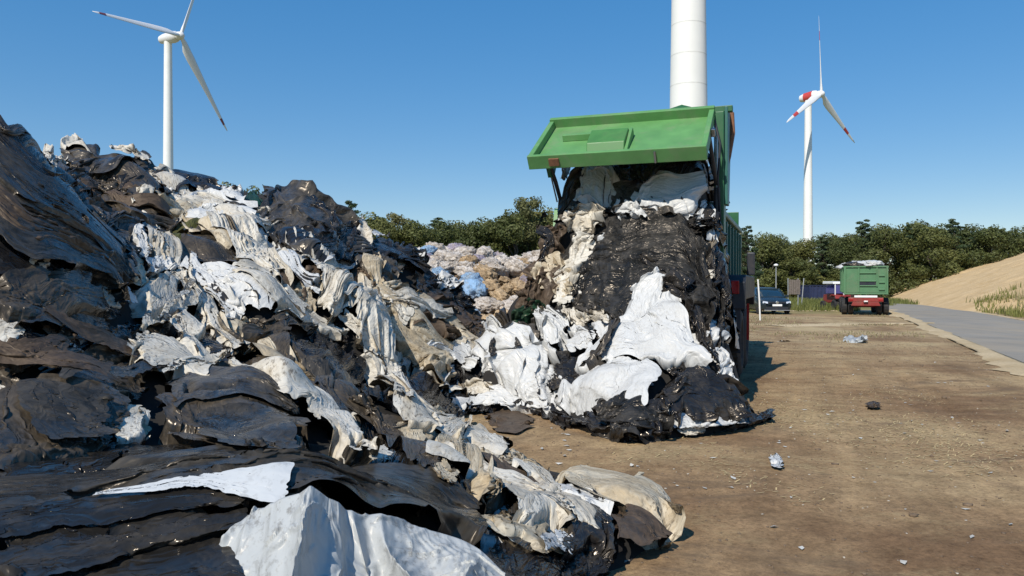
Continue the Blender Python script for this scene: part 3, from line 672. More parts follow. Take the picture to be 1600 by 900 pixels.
#@@OBJECTS
# ------------------------------------------------------------------ green tipper truck discharging film
HEAD = math.radians(-20); TO = Vector((1.946, 12.43, 0)); TR = np.array([math.cos(HEAD), math.sin(HEAD)]); TF = np.array([-math.sin(HEAD), math.cos(HEAD)])
truck = empty('tipper_truck', TO, HEAD, 'green tipper truck with raised tailgate pouring film onto the dirt yard', 'truck')
def wheel(parent, x, y, r, w, rimmat='dark_steel', side=1, treads=26):
    m = MB(); h = w / 2
    m.lathe([(-h * .8, r * .58), (-h, r * .68), (-h, r * .86), (-h * .82, r * .97), (-h * .5, r), (h * .5, r), (h * .82, r * .97), (h, r * .86), (h, r * .68), (h * .8, r * .58)], 36, 'x')
    for k in range(treads):
        a = 2 * math.pi * k / treads; ca, sa = math.cos(a), math.sin(a)
        for sg in (-1, 1):
            pts = []
            for (xx, da, rr) in ((sg * h * .06, 0, r), (sg * h * .86, .09, r * .965), (sg * h * .86, .09 + .06, r * .965), (sg * h * .06, .06, r)):
                pts.append([(xx, math.cos(a + da) * q_, math.sin(a + da) * q_) for q_ in (rr - .01, rr + .018 * r / .6)])
            v0 = [m.bm.verts.new(p[0]) for p in pts]; v1 = [m.bm.verts.new(p[1]) for p in pts]
            m.bm.faces.new(v1)
            for i in range(4): m.bm.faces.new((v0[i], v0[(i + 1) % 4], v1[(i + 1) % 4], v1[i]))
    o = m.build('wheel', 'rubber', parent, True); o.location = (x, y, r)
    m = MB(); s = side
    m.lathe([(s * h * .78, r * .60), (s * h * .7, r * .56), (s * h * .35, r * .5), (s * h * .3, r * .25), (s * h * .55, r * .2), (s * h * .55, .001)], 24, 'x')
    for k in range(8):
        a = k * math.pi / 4; m.tube([(s * h * .3, r * .36 * math.cos(a), r * .36 * math.sin(a)), (s * h * .38, r * .36 * math.cos(a), r * .36 * math.sin(a))], .018, 6)
    m.build('rim', rimmat, o, True)
    return o
P = truck
def part(name, mat, fn, parent=None, smooth=False, bev=0.0):
    m = MB(); fn(m); return m.build(name, mat, parent or P, smooth, bev)
# chassis
for s in (-1, 1): part('chassis_rail', 'dark_steel', lambda m: m.box(s * .42 - .05, s * .42 + .05, .35, 9.0, .78, 1.06))
part('underrun_bar', 'dark_steel', lambda m: m.box(-1.15, 1.15, .25, .37, .55, .70), bev=.015)
for yy in (1.9, 3.5, 8.15): part('axle', 'dark_steel', lambda m: m.tube([(-1.2, yy, .62), (1.2, yy, .62)], .08, 10))
for s in (-1, 1):
    for yy in (1.9, 3.5): wheel(P, s * 1.33, yy, .62, .54, side=s)
    wheel(P, s * 1.2, 8.15, .56, .38, side=s)
# body
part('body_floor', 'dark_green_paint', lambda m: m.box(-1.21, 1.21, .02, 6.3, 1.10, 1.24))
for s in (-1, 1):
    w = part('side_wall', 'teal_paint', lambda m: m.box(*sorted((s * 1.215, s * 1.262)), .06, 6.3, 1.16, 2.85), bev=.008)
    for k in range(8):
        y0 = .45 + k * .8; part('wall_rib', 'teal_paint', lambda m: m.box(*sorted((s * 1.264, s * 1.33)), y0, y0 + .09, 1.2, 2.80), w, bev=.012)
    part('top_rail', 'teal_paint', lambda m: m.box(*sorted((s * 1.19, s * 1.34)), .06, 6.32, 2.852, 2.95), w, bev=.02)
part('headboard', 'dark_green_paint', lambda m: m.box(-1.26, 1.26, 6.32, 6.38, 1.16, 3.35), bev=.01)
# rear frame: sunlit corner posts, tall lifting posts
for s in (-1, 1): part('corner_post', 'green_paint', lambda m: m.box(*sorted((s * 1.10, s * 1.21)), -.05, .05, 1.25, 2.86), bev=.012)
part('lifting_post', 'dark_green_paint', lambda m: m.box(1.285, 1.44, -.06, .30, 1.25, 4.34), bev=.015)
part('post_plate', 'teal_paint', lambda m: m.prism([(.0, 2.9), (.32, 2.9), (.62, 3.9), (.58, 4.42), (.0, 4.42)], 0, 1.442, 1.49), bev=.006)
part('rusty_edge', 'rust', lambda m: m.tube([(1.50, .60, 4.44), (1.52, .55, 4.1), (1.47, .38, 3.7), (1.44, .33, 3.55)], .045, 8), smooth=True)
part('lifting_beam', 'dark_green_paint', lambda m: m.box(1.20, 1.56, .02, .14, 4.345, 4.44), bev=.01)
cyl = part('lifting_cylinder', 'dark_steel', lambda m: m.tube([(1.34, -.11, 1.7), (1.34, -.11, 3.15)], .05, 12), smooth=True)
part('piston_rod', 'steel', lambda m: m.tube([(1.34, -.11, 3.15), (1.33, -.12, 4.05)], .026, 10), cyl, smooth=True)
part('gate_link', 'dark_steel', lambda m: m.tube([(1.27, -.75, 3.9), (1.3, -.42, 3.55), (1.33, -.14, 3.2)], .032, 8), smooth=True)
part('left_link', 'dark_steel', lambda m: m.tube([(-1.16, -.95, 3.62), (-1.13, -.55, 3.30), (-1.13, -.28, 3.05), (-1.20, -.06, 2.86)], [.05, .035, .032, .04], 8), smooth=True)
part('left_gusset', 'dark_green_paint', lambda m: m.prism([(-1.0, 3.64), (-.45, 3.62), (-.62, 3.36), (-.75, 3.34)], 0, -1.19, -1.13))
part('left_bracket', 'green_paint', lambda m: m.prism([(-.12, 2.55), (.08, 2.45), (.08, 2.86), (-.02, 2.9)], 0, -1.31, -1.215))
part('link_rod', 'steel', lambda m: m.tube([(-1.155, -.92, 3.60), (-1.16, -.36, 3.0)], .014, 6))
# tailgate, hinged at the top and swung out towards the camera
gate = part('tailgate', 'green_paint', lambda m: m.box(-1.28, 1.22, .06, 1.40, -.02, .02))
ys = Vector((0, -.834, -.551)).normalized(); zn = Vector((1, 0, 0)).cross(ys)
gate.rotation_mode = 'QUATERNION'; gate.rotation_quaternion = Matrix((Vector((1, 0, 0)), ys, zn)).transposed().to_quaternion(); gate.location = (0, -.0, 4.28)
def gpart(name, mat, fn, bev=.01): return part(name, mat, fn, gate, bev=bev)
gpart('gate_rim', 'green_paint', lambda m: m.box(-1.36, 1.30, -.03, .06, -.17, .05))
gpart('gate_rim', 'green_paint', lambda m: m.box(-1.36, 1.30, 1.40, 1.47, -.15, .07))
gpart('gate_rim', 'green_paint', lambda m: m.box(-1.36, -1.28, .062, 1.398, -.14, .05))
gpart('gate_rim', 'green_paint', lambda m: m.box(1.22, 1.30, .062, 1.398, -.14, .05))
gpart('gate_box', 'shaded_green', lambda m: m.prism([(.60, -.022), (.72, -.20), (1.12, -.16), (1.24, -.022)], 0, -.50, .08), .012)
gpart('gate_bar', 'green_paint', lambda m: m.prism([(.58, -.022), (.60, -.12), (.66, -.12), (.68, -.022)], 0, -1.0, -.502), .008)
gpart('gate_flap', 'green_paint', lambda m: m.prism([(.60, -.022), (.62, -.16), (.70, -.16), (1.28, -.06), (1.28, -.022)], 0, .082, .13), .006)
gpart('gate_catch', 'rust', lambda m: m.box(-1.02, -.86, 1.472, 1.50, -.10, .02), .005)
gpart('gate_catch', 'steel', lambda m: m.box(.56, .59, 1.472, 1.50, -.12, .06), .005)
gpart('gate_catch', 'steel', lambda m: m.box(1.302, 1.36, .70, .78, -.10, .02), .008)
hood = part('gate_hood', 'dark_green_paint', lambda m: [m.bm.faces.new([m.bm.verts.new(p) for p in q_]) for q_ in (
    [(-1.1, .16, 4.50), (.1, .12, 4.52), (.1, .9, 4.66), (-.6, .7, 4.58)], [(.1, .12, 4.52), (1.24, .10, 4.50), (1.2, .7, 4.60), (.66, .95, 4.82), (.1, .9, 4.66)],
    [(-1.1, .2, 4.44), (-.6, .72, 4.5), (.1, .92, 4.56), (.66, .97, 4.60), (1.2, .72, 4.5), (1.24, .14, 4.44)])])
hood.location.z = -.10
# welded ribs and hose on the gate
for k in range(3): gpart('gate_hinge', 'dark_steel', lambda m: m.tube([(-1.1 + k * 1.05, -.06, -.02), (-.92 + k * 1.05, -.06, -.02)], .035, 10), 0)
part('hydraulic_hose', 'dark_plastic', lambda m: m.tube([(1.30, -.1, 4.2), (1.40, -.25, 3.8), (1.36, -.2, 3.3), (1.39, -.14, 2.7), (1.37, -.1, 2.2)], .018, 6), smooth=True)
# mudguards with lamps
for s in (-1, 1):
    mg = part('mudguard', 'dark_plastic', lambda m: m.prism([(1.05, 1.24), (1.05, 1.70), (1.22, 1.82), (4.3, 1.82), (4.45, 1.70), (4.45, 1.24), (4.3, 1.24), (4.2, 1.40), (1.25, 1.40), (1.2, 1.24)], 0, *sorted((s * 1.345, s * 1.70))), bev=.02)
    part('tail_lamp', 'lamp_red', lambda m: m.box(*sorted((s * 1.47, s * 1.60)), 1.02, 1.06, 1.50, 1.72), mg, bev=.01)
    part('mud_flap', 'dark_plastic', lambda m: m.box(*sorted((s * 1.10, s * 1.62)), 1.10, 1.13, .50, 1.24), mg)
    part('reflector', 'lamp_red', lambda m: m.box(*sorted((s * 1.635, s * 1.68)), 2.66, 2.70, .62, 1.30), mg)
    part('side_box', 'dark_plastic', lambda m: m.box(*sorted((s * .6, s * 1.25)), 4.9, 6.6, .55, 1.08), bev=.03)
# cab
cab = part('cab', 'teal_paint', lambda m: m.prism([(6.75, .85), (6.75, 2.75), (6.95, 2.95), (8.5, 2.95), (8.95, 1.85), (9.1, 1.7), (9.1, .75), (8.75, .75), (8.6, 1.15), (7.7, 1.15), (7.55, .85)], 0, -1.2, 1.2), bev=.05)
for s in (-1, 1):
    part('side_window', 'glass_dark', lambda m: m.prism([(7.3, 1.85), (7.3, 2.6), (8.3, 2.6), (8.6, 1.85)], 0, *sorted((s * 1.202, s * 1.215))), cab)
    part('mirror', 'dark_plastic', lambda m: m.box(*sorted((s * 1.32, s * 1.52)), 8.7, 8.8, 1.9, 2.5, .03), cab)
part('windscreen', 'glass_dark', lambda m: m.prism([(8.53, 2.86), (8.56, 2.88), (8.97, 1.88), (8.94, 1.86)], 0, -1.05, 1.05), cab)
part('rear_window', 'glass_dark', lambda m: m.box(-.5, .5, 6.735, 6.748, 2.0, 2.5), cab)

# ------------------------------------------------------------------ far trailer and its red towing vehicle
P = empty('farm_trailer', (19.3, 41.9, 0), math.radians(-21.5), 'green box trailer on a red chassis loaded with film beside the road', 'trailer'); P.scale = (.92, .95, .97)
bd = part('body', 'trailer_green', lambda m: [m.box(-1.17, 1.17, 0, .05, 1.26, 2.66), m.box(-1.17, -1.12, .052, 6.2, 1.26, 2.66), m.box(1.12, 1.17, .052, 6.2, 1.26, 2.66), m.box(-1.17, 1.17, 6.202, 6.25, 1.26, 2.66), m.box(-1.12, 1.12, .052, 6.2, 1.20, 1.30)], bev=.01)
for (x0, x1, z0, z1) in ((-1.2, -1.08, 1.24, 2.68), (1.10, 1.2, 1.24, 2.68), (-1.2, 1.2, 2.68, 2.76), (-1.2, 1.2, 1.16, 1.25), (-.42, -.34, 1.27, 2.66), (-.335, .55, 2.34, 2.40), (-.335, .55, 1.88, 1.95), (-.335, .55, 1.62, 1.68), (.56, .64, 1.60, 2.66), (.70, 1.02, 2.18, 2.26), (.70, 1.02, 1.80, 1.88), (.70, 1.02, 1.40, 1.48)):
    part('rear_bar', 'trailer_green', lambda m: m.box(x0, x1, -.075, -.002, z0, z1), bd, bev=.01)
part('step_recess', 'dark_plastic', lambda m: m.box(-.33, .54, -.03, -.003, 1.69, 1.87), bd)
for k in range(6): part('side_rib', 'trailer_green', lambda m: m.box(-1.24, -1.172, .6 + k, .7 + k, 1.27, 2.67), bd, bev=.01)
part('top_rail', 'trailer_green', lambda m: [m.box(-1.24, -1.1, .0, 6.25, 2.662, 2.74), m.box(1.1, 1.24, 0, 6.25, 2.662, 2.74)], bd, bev=.01)
for s in (-1, 1): part('chassis_rail', 'red_paint', lambda m: m.box(s * .5 - .06, s * .5 + .06, .05, 6.1, .86, 1.15), bev=.01)
part('rear_crossbeam', 'red_paint', lambda m: m.box(-.95, .95, -.02, .10, .74, .98), bev=.02)
part('rear_plate', 'red_paint', lambda m: m.prism([(-.8, .52), (-.7, .735), (.7, .735), (.8, .52)], 1, .0, .06), bev=.01)
part('white_bar', 'plate_white', lambda m: m.box(-.62, .62, -.05, -.022, .99, 1.10), bev=.005)
part('hitch', 'steel', lambda m: m.box(-.12, .12, -.12, -.022, .70, .80), bev=.02)
for s in (-1, 1): part('tail_lamp', 'lamp_red', lambda m: m.box(s * .8 - .11, s * .8 + .11, -.05, -.022, .80, .92), bev=.01)
for yy in (1.0, 5.0):
    part('axle', 'red_paint', lambda m: m.tube([(-.9, yy, .48), (.9, yy, .48)], .07, 10))
    for s in (-1, 1):
        for xx in (.78, 1.14) : wheel(P, s * xx, yy, .48, .32, 'red_paint', s, 18)
part('drawbar', 'red_paint', lambda m: m.tube([(0, 6.0, .75), (-.2, 7.0, .65), (-.4, 7.9, .55)], .07, 8))

P = empty('red_tractor', (22.0, 51.6, 0), math.radians(4), 'small red tractor with blue cab and white roof beside the green box trailer', 'tractor')
part('chassis', 'red_paint', lambda m: m.prism([(-1.3, .55), (-1.3, .95), (-.2, 1.02), (.1, 1.1), (1.4, 1.0), (1.5, .6), (.8, .42)], 0, -.42, .42), bev=.03)
for s in (-1, 1):
    part('fender', 'red_paint', lambda m: m.prism([(-1.2, .75), (-1.05, .98), (-.5, 1.02), (-.3, .9), (-.4, .86), (-.6, .95), (-1.0, .92), (-1.1, .74)], 0, *sorted((s * .45, s * .85))), bev=.01)
    wheel(P, s * .68, -.75, .33, .30, 'red_paint', s, 14); wheel(P, s * .62, 1.05, .28, .22, 'red_paint', s, 14)
cb = part('cab', 'glass_blue', lambda m: m.box(-.68, .68, -.75, .55, 1.06, 1.70), bev=.03)
part('roof', 'white_paint', lambda m: m.prism([(-.84, 1.702), (-.78, 1.86), (.65, 1.88), (.7, 1.702)], 0, -.84, .8), cb, bev=.03)
for xx in (-.69, -.1, .69): part('cab_post', 'white_paint', lambda m: m.box(xx - .03, xx + .03, -.80, -.755, .8, 1.70), cb)
part('hitch_bar', 'steel', lambda m: m.tube([(-.3, -1.32, .62), (.3, -1.32, .62)], .04, 8))
part('air_scoop', 'white_paint', lambda m: m.prism([(.1, 1.885), (.55, 1.89), (.65, 2.3), (.55, 2.3)], 1, -.3, -.2), cb)

# ------------------------------------------------------------------ parked cars
def make_car(loc, rz, label, paint, badge=True):
    global P
    P = empty('parked_car', loc, rz, label, 'car')
    def loft(m, st):
        rings = []
        for ring in st: rings.append([m.bm.verts.new(p) for p in ring])
        for a, b in zip(rings, rings[1:]):
            for i in range(len(a)): j = (i + 1) % len(a); m.bm.faces.new((a[i], a[j], b[j], b[i]))
        m.bm.faces.new(rings[0][::-1]); m.bm.faces.new(rings[-1])
    def sec(y, hw, zl, zb, crown=.03):
        half = [(hw * .82, zl), (hw * .96, zl + .08), (hw, zl + .30), (hw * .985, zb - .16), (hw * .93, zb - .04), (hw * .78, zb), (hw * .35, zb + crown)]
        return [(x, y, z) for x, z in half] + [(-x, y, z) for x, z in half[::-1]]
    body = part('body', paint, lambda m: loft(m, [sec(2.33, .62, .30, .60), sec(2.28, .74, .24, .70), sec(2.1, .84, .2, .78), sec(1.75, .88, .19, .85), sec(1.0, .89, .19, .95), sec(0, .89, .19, .97, .0), sec(-1.2, .89, .2, .97, .0), sec(-1.9, .87, .22, .96, .0), sec(-2.2, .8, .28, .92, .0), sec(-2.3, .7, .36, .8, .0)]), smooth=True)
    def ghs(y, hw0, hw1, z0, z1):
        return [(hw0, y, z0), (hw0 * .5 + hw1 * .5 + .02, y, (z0 + z1) / 2), (hw1, y, z1 - .04), (hw1 * .9, y, z1), (-hw1 * .9, y, z1), (-hw1, y, z1 - .04), (-hw0 * .5 - hw1 * .5 - .02, y, (z0 + z1) / 2), (-hw0, y, z0)]
    part('windows', 'glass_dark', lambda m: loft(m, [ghs(1.12, .74, .70, .90, .98), ghs(.7, .76, .68, .92, 1.20), ghs(.25, .77, .62, .93, 1.42), ghs(-.6, .77, .61, .93, 1.465), ghs(-1.6, .76, .60, .93, 1.44), ghs(-2.1, .72, .56, .9, 1.12)]), smooth=True)
    part('roof', paint, lambda m: loft(m, [[(x, y, z + dz) for x, dz in ((.62, -.01), (.5, .025), (-.5, .025), (-.62, -.01), (-.6, -.05), (.6, -.05))] for y, z in ((.27, 1.425), (-.2, 1.455), (-.8, 1.47), (-1.7, 1.45))]), smooth=True)
    for s in (-1, 1):
        part('pillar', paint, lambda m: m.tube([(s * .765, 1.1, .94), (s * .72, .7, 1.19), (s * .64, .25, 1.42)], .035, 8), body, smooth=True)
        part('pillar', paint, lambda m: m.tube([(s * .79, -.45, .95), (s * .635, -.5, 1.43)], .04, 8), body, smooth=True)
        part('headlight', 'lamp_clear', lambda m: loft(m, [[(s * x, y, z) for x, y, z in q_] for q_ in ([(.50, 2.30, .60), (.76, 2.22, .62), (.74, 2.22, .73), (.50, 2.28, .70)], [(.50, 2.34, .60), (.78, 2.25, .62), (.76, 2.25, .74), (.50, 2.31, .71)])]), bev=.01)
        part('mirror', paint, lambda m: m.box(*sorted((s * .86, s * 1.04)), .72, .88, .92, 1.06, .03))
        for yy in (1.42, -1.35): wheel(P, s * .78, yy, .32, .21, 'galv', s, 10)
    part('grille', 'dark_plastic', lambda m: m.box(-.46, .46, 2.30, 2.352, .62, .70, .01))
    part('bumper_intake', 'dark_plastic', lambda m: m.box(-.60, .60, 2.26, 2.345, .27, .40, .02))
    part('bumper_trim', 'galv', lambda m: m.box(-.70, .70, 2.25, 2.335, .215, .25, .01))
    part('number_plate', 'plate_white', lambda m: m.box(-.26, .26, 2.34, 2.37, .46, .57, .005))
    if badge:
        bdg = part('badge', 'chrome', lambda m: m.lathe([(-.02, .075), (.0, .085), (.02, .085), (.03, .07), (.03, .001)], 20, 'x')); bdg.rotation_euler = (0, 0, math.radians(90)); bdg.location = (0, 2.345, .675)
    part('wiper', 'dark_plastic', lambda m: m.tube([(-.5, 1.16, .965), (.15, 1.02, 1.02)], .012, 5))
make_car((14.9, 45.0, 0), math.radians(176), 'dark blue-grey estate car parked facing the yard by the white stake', 'car_paint')
make_car((15.5, 51.5, 0), math.radians(168), 'pale car half hidden between the tipper truck and the dark parked car', 'car_paint_pale', False)

# ------------------------------------------------------------------ street furniture
b = onground(1188, 500); P = empty('white_stake', b, 0, 'thin white stake leaning in the ground beside the dark parked car', 'stake')
part('stake', 'post_white', lambda m: m.tube([(0, 0, -.2), (-.04, 0, .9), (-.11, 0, 1.86)], [.04, .038, .034], 8), smooth=True)
part('stake_cap', 'plate_white', lambda m: m.tube([(-.11, 0, 1.86), (-.112, 0, 1.9)], [.038, .02], 8))
P = empty('street_lamp', ((1212.5 - CX) / F * 72, 72, 0), 0, 'slim grey street lamp standing at the edge of the wood behind the car', 'street lamp')
part('pole', 'galv', lambda m: m.tube([(0, 0, -.2), (0, 0, 3.4)], [.07, .045], 10), smooth=True)
part('lamp_head', 'plate_white', lambda m: m.lathe([(3.4, .06), (3.43, .2), (3.52, .22), (3.6, .12), (3.63, .001)], 16, 'z'), smooth=True)
D = 58; P = empty('notice_board', ((1245 - CX) / F * D, D, 0), 0, 'weathered brown plank board on posts in the meadow beside the wood', 'board')
for k in range(5): part('plank', 'wood_grey', lambda m: m.box(-.58 + k * .17, -.43 + k * .17, -.02, .02, .92 + .01 * (k % 2), 2.05 - .015 * (k % 3)), bev=.006)
for x0, x1 in ((-.62, -.64), (.12, .12), (.36, .56)): part('post', 'galv', lambda m: m.tube([(x0, .07, -.2), (x1, .07, 2.15)], .04, 8))
part('rail', 'wood_grey', lambda m: m.box(-.6, .3, .022, .045, 1.2, 1.3)); part('rail', 'wood_grey', lambda m: m.box(-.6, .3, .022, .045, 1.75, 1.85))
D = 78; P = empty('blue_container', ((1277 - CX) / F * D, D, 0), math.radians(6), 'dark blue steel container in the shade at the edge of the wood', 'container')
bx2 = part('wall', 'blue_paint', lambda m: m.prism([p for k in range(14) for p in ((-1.4 + k * .2, -1.2 - .05 * (k % 2)), (-1.4 + k * .2 + .16, -1.2 - .05 * (k % 2)))] + [(1.4, 1.2), (-1.4, 1.2)], 2, 0, 1.55))
part('roof', 'blue_paint', lambda m: m.box(-1.45, 1.45, -1.3, 1.25, 1.552, 1.62), bev=.02); part('corner_post', 'blue_paint', lambda m: [m.box(s * 1.42 - .06, s * 1.42 + .06, -1.3, -1.18, 0, 1.55) for s in (-1, 1)])
D = 56; P = empty('dark_canopy', ((1168 - CX) / F * D, D, 0), math.radians(-6), 'dark tarpaulin canopy on poles behind the pale car', 'canopy')
part('tarpaulin', 'tarp_dark', lambda m: [m.bm.faces.new([m.bm.verts.new(p) for p in q_]) for q_ in ([(-1.6, -1.2, 2.2), (.95, -1.3, 1.55), (1.0, 1.3, 1.6), (-1.6, 1.4, 2.3)], [(-1.6, -1.2, 2.16), (-1.6, 1.4, 2.26), (1.0, 1.3, 1.56), (.95, -1.3, 1.51)], [(.95, -1.3, 1.55), (.97, -1.3, 1.35), (1.02, 1.3, 1.38), (1.0, 1.3, 1.6)])])
for x_, y_, h_ in ((-1.55, -1.15, 2.15), (-1.55, 1.35, 2.25), (.93, -1.22, 1.5), (.95, 1.22, 1.52)): part('pole', 'galv', lambda m: m.tube([(x_, y_, -.1), (x_, y_, h_)], .025, 8))
P = None
#@@HEAP
# ------------------------------------------------------------------ film heap: surface the sheets lie on
CP = []
def col(px, *yd):
    for y, D in yd: CP.append((px, y, D))
col(-250, (900, 2.2), (700, 3.2), (560, 4.0), (420, 4.6), (280, 5.3), (120, 6.0))
col(0, (900, 2.5), (745, 3.4), (600, 4.3), (500, 4.7), (430, 5.0), (330, 5.5), (192, 6.2))
col(100, (900, 2.5), (730, 3.7), (600, 4.6), (500, 5.2), (415, 5.8), (310, 6.6))
col(150, (250, 11.6), (238, 12.2), (345, 9.5))
col(200, (900, 2.5), (710, 4.0), (620, 5.0), (510, 6.0), (420, 7.2), (330, 9.8), (244, 12))
col(300, (900, 2.45), (740, 3.5), (650, 4.9), (560, 6.1), (480, 7.4), (420, 8.5), (350, 10.2), (284, 12.4))
col(470, (775, 2.95)); col(350, (308, 12.4)); col(400, (900, 2.4), (740, 3.5), (650, 5.2), (560, 6.7), (480, 8.0), (420, 9.2), (345, 11.2), (300, 12.6))
col(480, (760, 3.3), (640, 6.2), (520, 8.3), (440, 9.8), (385, 11.0), (298, 12.6))
col(550, (900, 2.5), (770, 3.4), (700, 5.0), (600, 7.4), (500, 9.3), (430, 10.8), (362, 12.6))
col(610, (790, 3.4), (700, 5.8), (640, 7.9), (560, 9.3), (480, 10.9), (400, 12.8))
col(660, (880, 2.9), (740, 5.0), (685, 6.9), (600, 9.6), (530, 10.9), (470, 12.0), (412, 13.4))
col(710, (860, 3.3), (760, 5.1), (700, 6.9), (600, 10.3), (540, 11.5), (480, 13.0))
col(760, (880, 3.6), (800, 4.7), (740, 6.0), (590, 11.2), (530, 12.6), (500, 14.0))
col(850, (880, 3.9), (830, 4.5), (770, 5.6)); col(940, (850, 4.5), (800, 5.1), (770, 5.7)); col(1000, (815, 5.0), (790, 5.5))
pts = [];
for px, py, D in CP:
    r = ray(px, py) * D; pts.append((r[0], r[1], EYE + r[2]))
for (px, py) in ((925, 899), (1000, 868), (1046, 845), (1040, 800), (960, 745), (860, 725), (800, 715), (755, 692), (700, 660), (650, 648), (690, 632), (740, 640), (800, 620)):
    g_ = onground(px, py); pts.append((g_.x, g_.y, 0.02))
for (x, y) in ((.6, 3.9), (1.3, 4.6), (1.5, 5.6), (.9, 7.2), (.5, 8.2), (-.2, 9.3), (.9, 2.5), (.7, 1.2), (2.0, 3.5), (2, 5), (2, 7), (1.5, 9), (.6, 9.4), (3.2, 4), (3, 8), (.4, 14.5), (-.4, 17), (1.5, 13), (2.5, 11), (4, 10)): pts.append((x, y, -.25))
for (x, y, z) in ((-7, 15.5, 3.0), (-5, 16, 2.3), (-3.2, 16.5, 1.6), (-9, 14, 3.4), (-11, 11, 3.2), (-10, 7, 3.4), (-7.5, 4.5, 2.9), (-6, 2.5, 1.7), (-4, .5, .7), (-2, .6, .5), (-.5, .8, .35), (0.3, 1.8, .3), (-8, 20, .8), (-5, 21, .3), (-2, 19.5, -.1), (-13, 16, 1.2), (-14, 9, 1.5), (-10, 2, 1.0)): pts.append((x, y, z))
pts = np.array(pts)
rr = np.sqrt(((pts[:, None, :2] - pts[None, :, :2]) ** 2).sum(-1) + .05)
A = np.block([[rr + np.eye(len(pts)) * -.015, np.ones((len(pts), 1)), pts[:, :2]], [np.ones((1, len(pts))), np.zeros((1, 3))], [pts[:, :2].T, np.zeros((2, 3))]])
wgt = np.linalg.solve(A, np.concatenate([pts[:, 2], np.zeros(3)]))
HX0, HX1, HY0, HY1, HS = -14.0, 6.0, 0.4, 22.0, 0.06
hx = np.arange(HX0, HX1, HS); hy = np.arange(HY0, HY1, HS); HXg, HYg = np.meshgrid(hx, hy)
Hh = np.zeros(HXg.shape)
for i in range(len(pts)): Hh += wgt[i] * np.sqrt((HXg - pts[i, 0]) ** 2 + (HYg - pts[i, 1]) ** 2 + .05)
Hh += wgt[-3] + wgt[-2] * HXg + wgt[-1] * HYg
def billow(x, y, s): return np.abs(vnoise(x * s, y * s) + .35 * vnoise(x * s * 2.1 + 5, y * s * 2.1))
lump = (.52 * billow(HXg, HYg, 1.1) + .16 * billow(HXg + 3, HYg - 2, 2.4) - .2)
dist_f = (sstep(2.5, 8, HYg) * .8 + .2) * (1 - .9 * np.exp(-(((HXg + 4.2) / 2.0) ** 2 + ((HYg - 6.2) / 1.8) ** 2)))
dist_f = dist_f * (1 - .62 * sstep(10.6, 12.2, HYg))
Hh = Hh + lump * sstep(-.02, .5, Hh) * dist_f
# load pouring out of the truck, in truck coordinates: u across, w behind the hinge line
U = (HXg - TO.x) * TR[0] + (HYg - TO.y) * TR[1]; Wd = -((HXg - TO.x) * TF[0] + (HYg - TO.y) * TF[1])
toe = np.interp(U, [-3.0, -2.2, -1.5, -.9, -.36, .3, .9, 1.5, 1.9, 2.25, 2.6], [.5, 2.2, 3.05, 3.0, 3.15, 3.9, 4.3, 3.7, 3.1, 2.3, .5])
prof = np.interp(Wd / toe * 4.0, [-3.2, -2.6, -.6, 0, .4, .8, 1.2, 1.6, 2.1, 2.6, 3.2, 3.7, 4.0, 4.4], [-.3, 3.3, 3.75, 3.55, 3.05, 2.5, 2.0, 1.62, 1.2, .85, .5, .22, .02, -.3])
wr = np.maximum(Wd, 0)
edge = sstep(0, .16 + .1 * wr, 1.22 + .38 * wr - U) * sstep(0, .16 + .1 * wr, U + 1.2 + .5 * wr)
Hc = prof * edge - .3 * (1 - edge) + (.24 * billow(HXg, HYg + 9, 1.7) + .10 * billow(HXg, HYg, 3.7) - .10) * edge * sstep(0, .4, prof) * sstep(-.4, .6, Wd)
Hs = np.maximum(Hh, Hc); Hs = np.maximum(Hs, -.3)
def blur(a):
    a = a.copy(); a[1:-1, 1:-1] = (a[1:-1, 1:-1] * 4 + (a[:-2, 1:-1] + a[2:, 1:-1] + a[1:-1, :-2] + a[1:-1, 2:]) * 2 + a[:-2, :-2] + a[2:, 2:] + a[:-2, 2:] + a[2:, :-2]) / 16; return a
Hs = blur(blur(Hs))
GHy, GHx = np.gradient(Hs, HS)
Hs32 = np.maximum(Hs, 0.0).astype(np.float32); GHx = np.where(Hs > 0, GHx, 0).astype(np.float32); GHy = np.where(Hs > 0, GHy, 0).astype(np.float32)
def hlook(x, y, *arrs):
    fx = np.clip((x - HX0) / HS, 0, len(hx) - 1.01); fy = np.clip((y - HY0) / HS, 0, len(hy) - 1.01)
    i = fx.astype(np.int32); j = fy.astype(np.int32); a = (fx - i).astype(np.float32); b = (fy - j).astype(np.float32); k = j * len(hx) + i
    out = []
    for A_ in arrs:
        f = A_.ravel(); out.append((f[k] * (1 - a) + f[k + 1] * a) * (1 - b) + (f[k + len(hx)] * (1 - a) + f[k + len(hx) + 1] * a) * b)
    return out
def hit(px, py):
    """where the viewing ray meets heap, load or ground"""
    r = ray(px, py); D = np.arange(1.2, 22, .02); x = r[0] * D; z = EYE + r[2] * D
    h = hlook(x, D, Hs32)[0]; below = np.nonzero(z <= h)[0]
    if len(below): d = D[below[0]]; return np.array((r[0] * d, d, h[below[0]]))
    gap = z - h; ok = gap < 1.2
    k = int(np.argmin(np.where(D > 3, gap / D, 9))); d = D[k]
    if py > HY + 75: d = EYE * F / (py - HY)
    return np.array((r[0] * d, d, hlook(np.array([r[0] * d]), np.array([d]), Hs32)[0][0]))

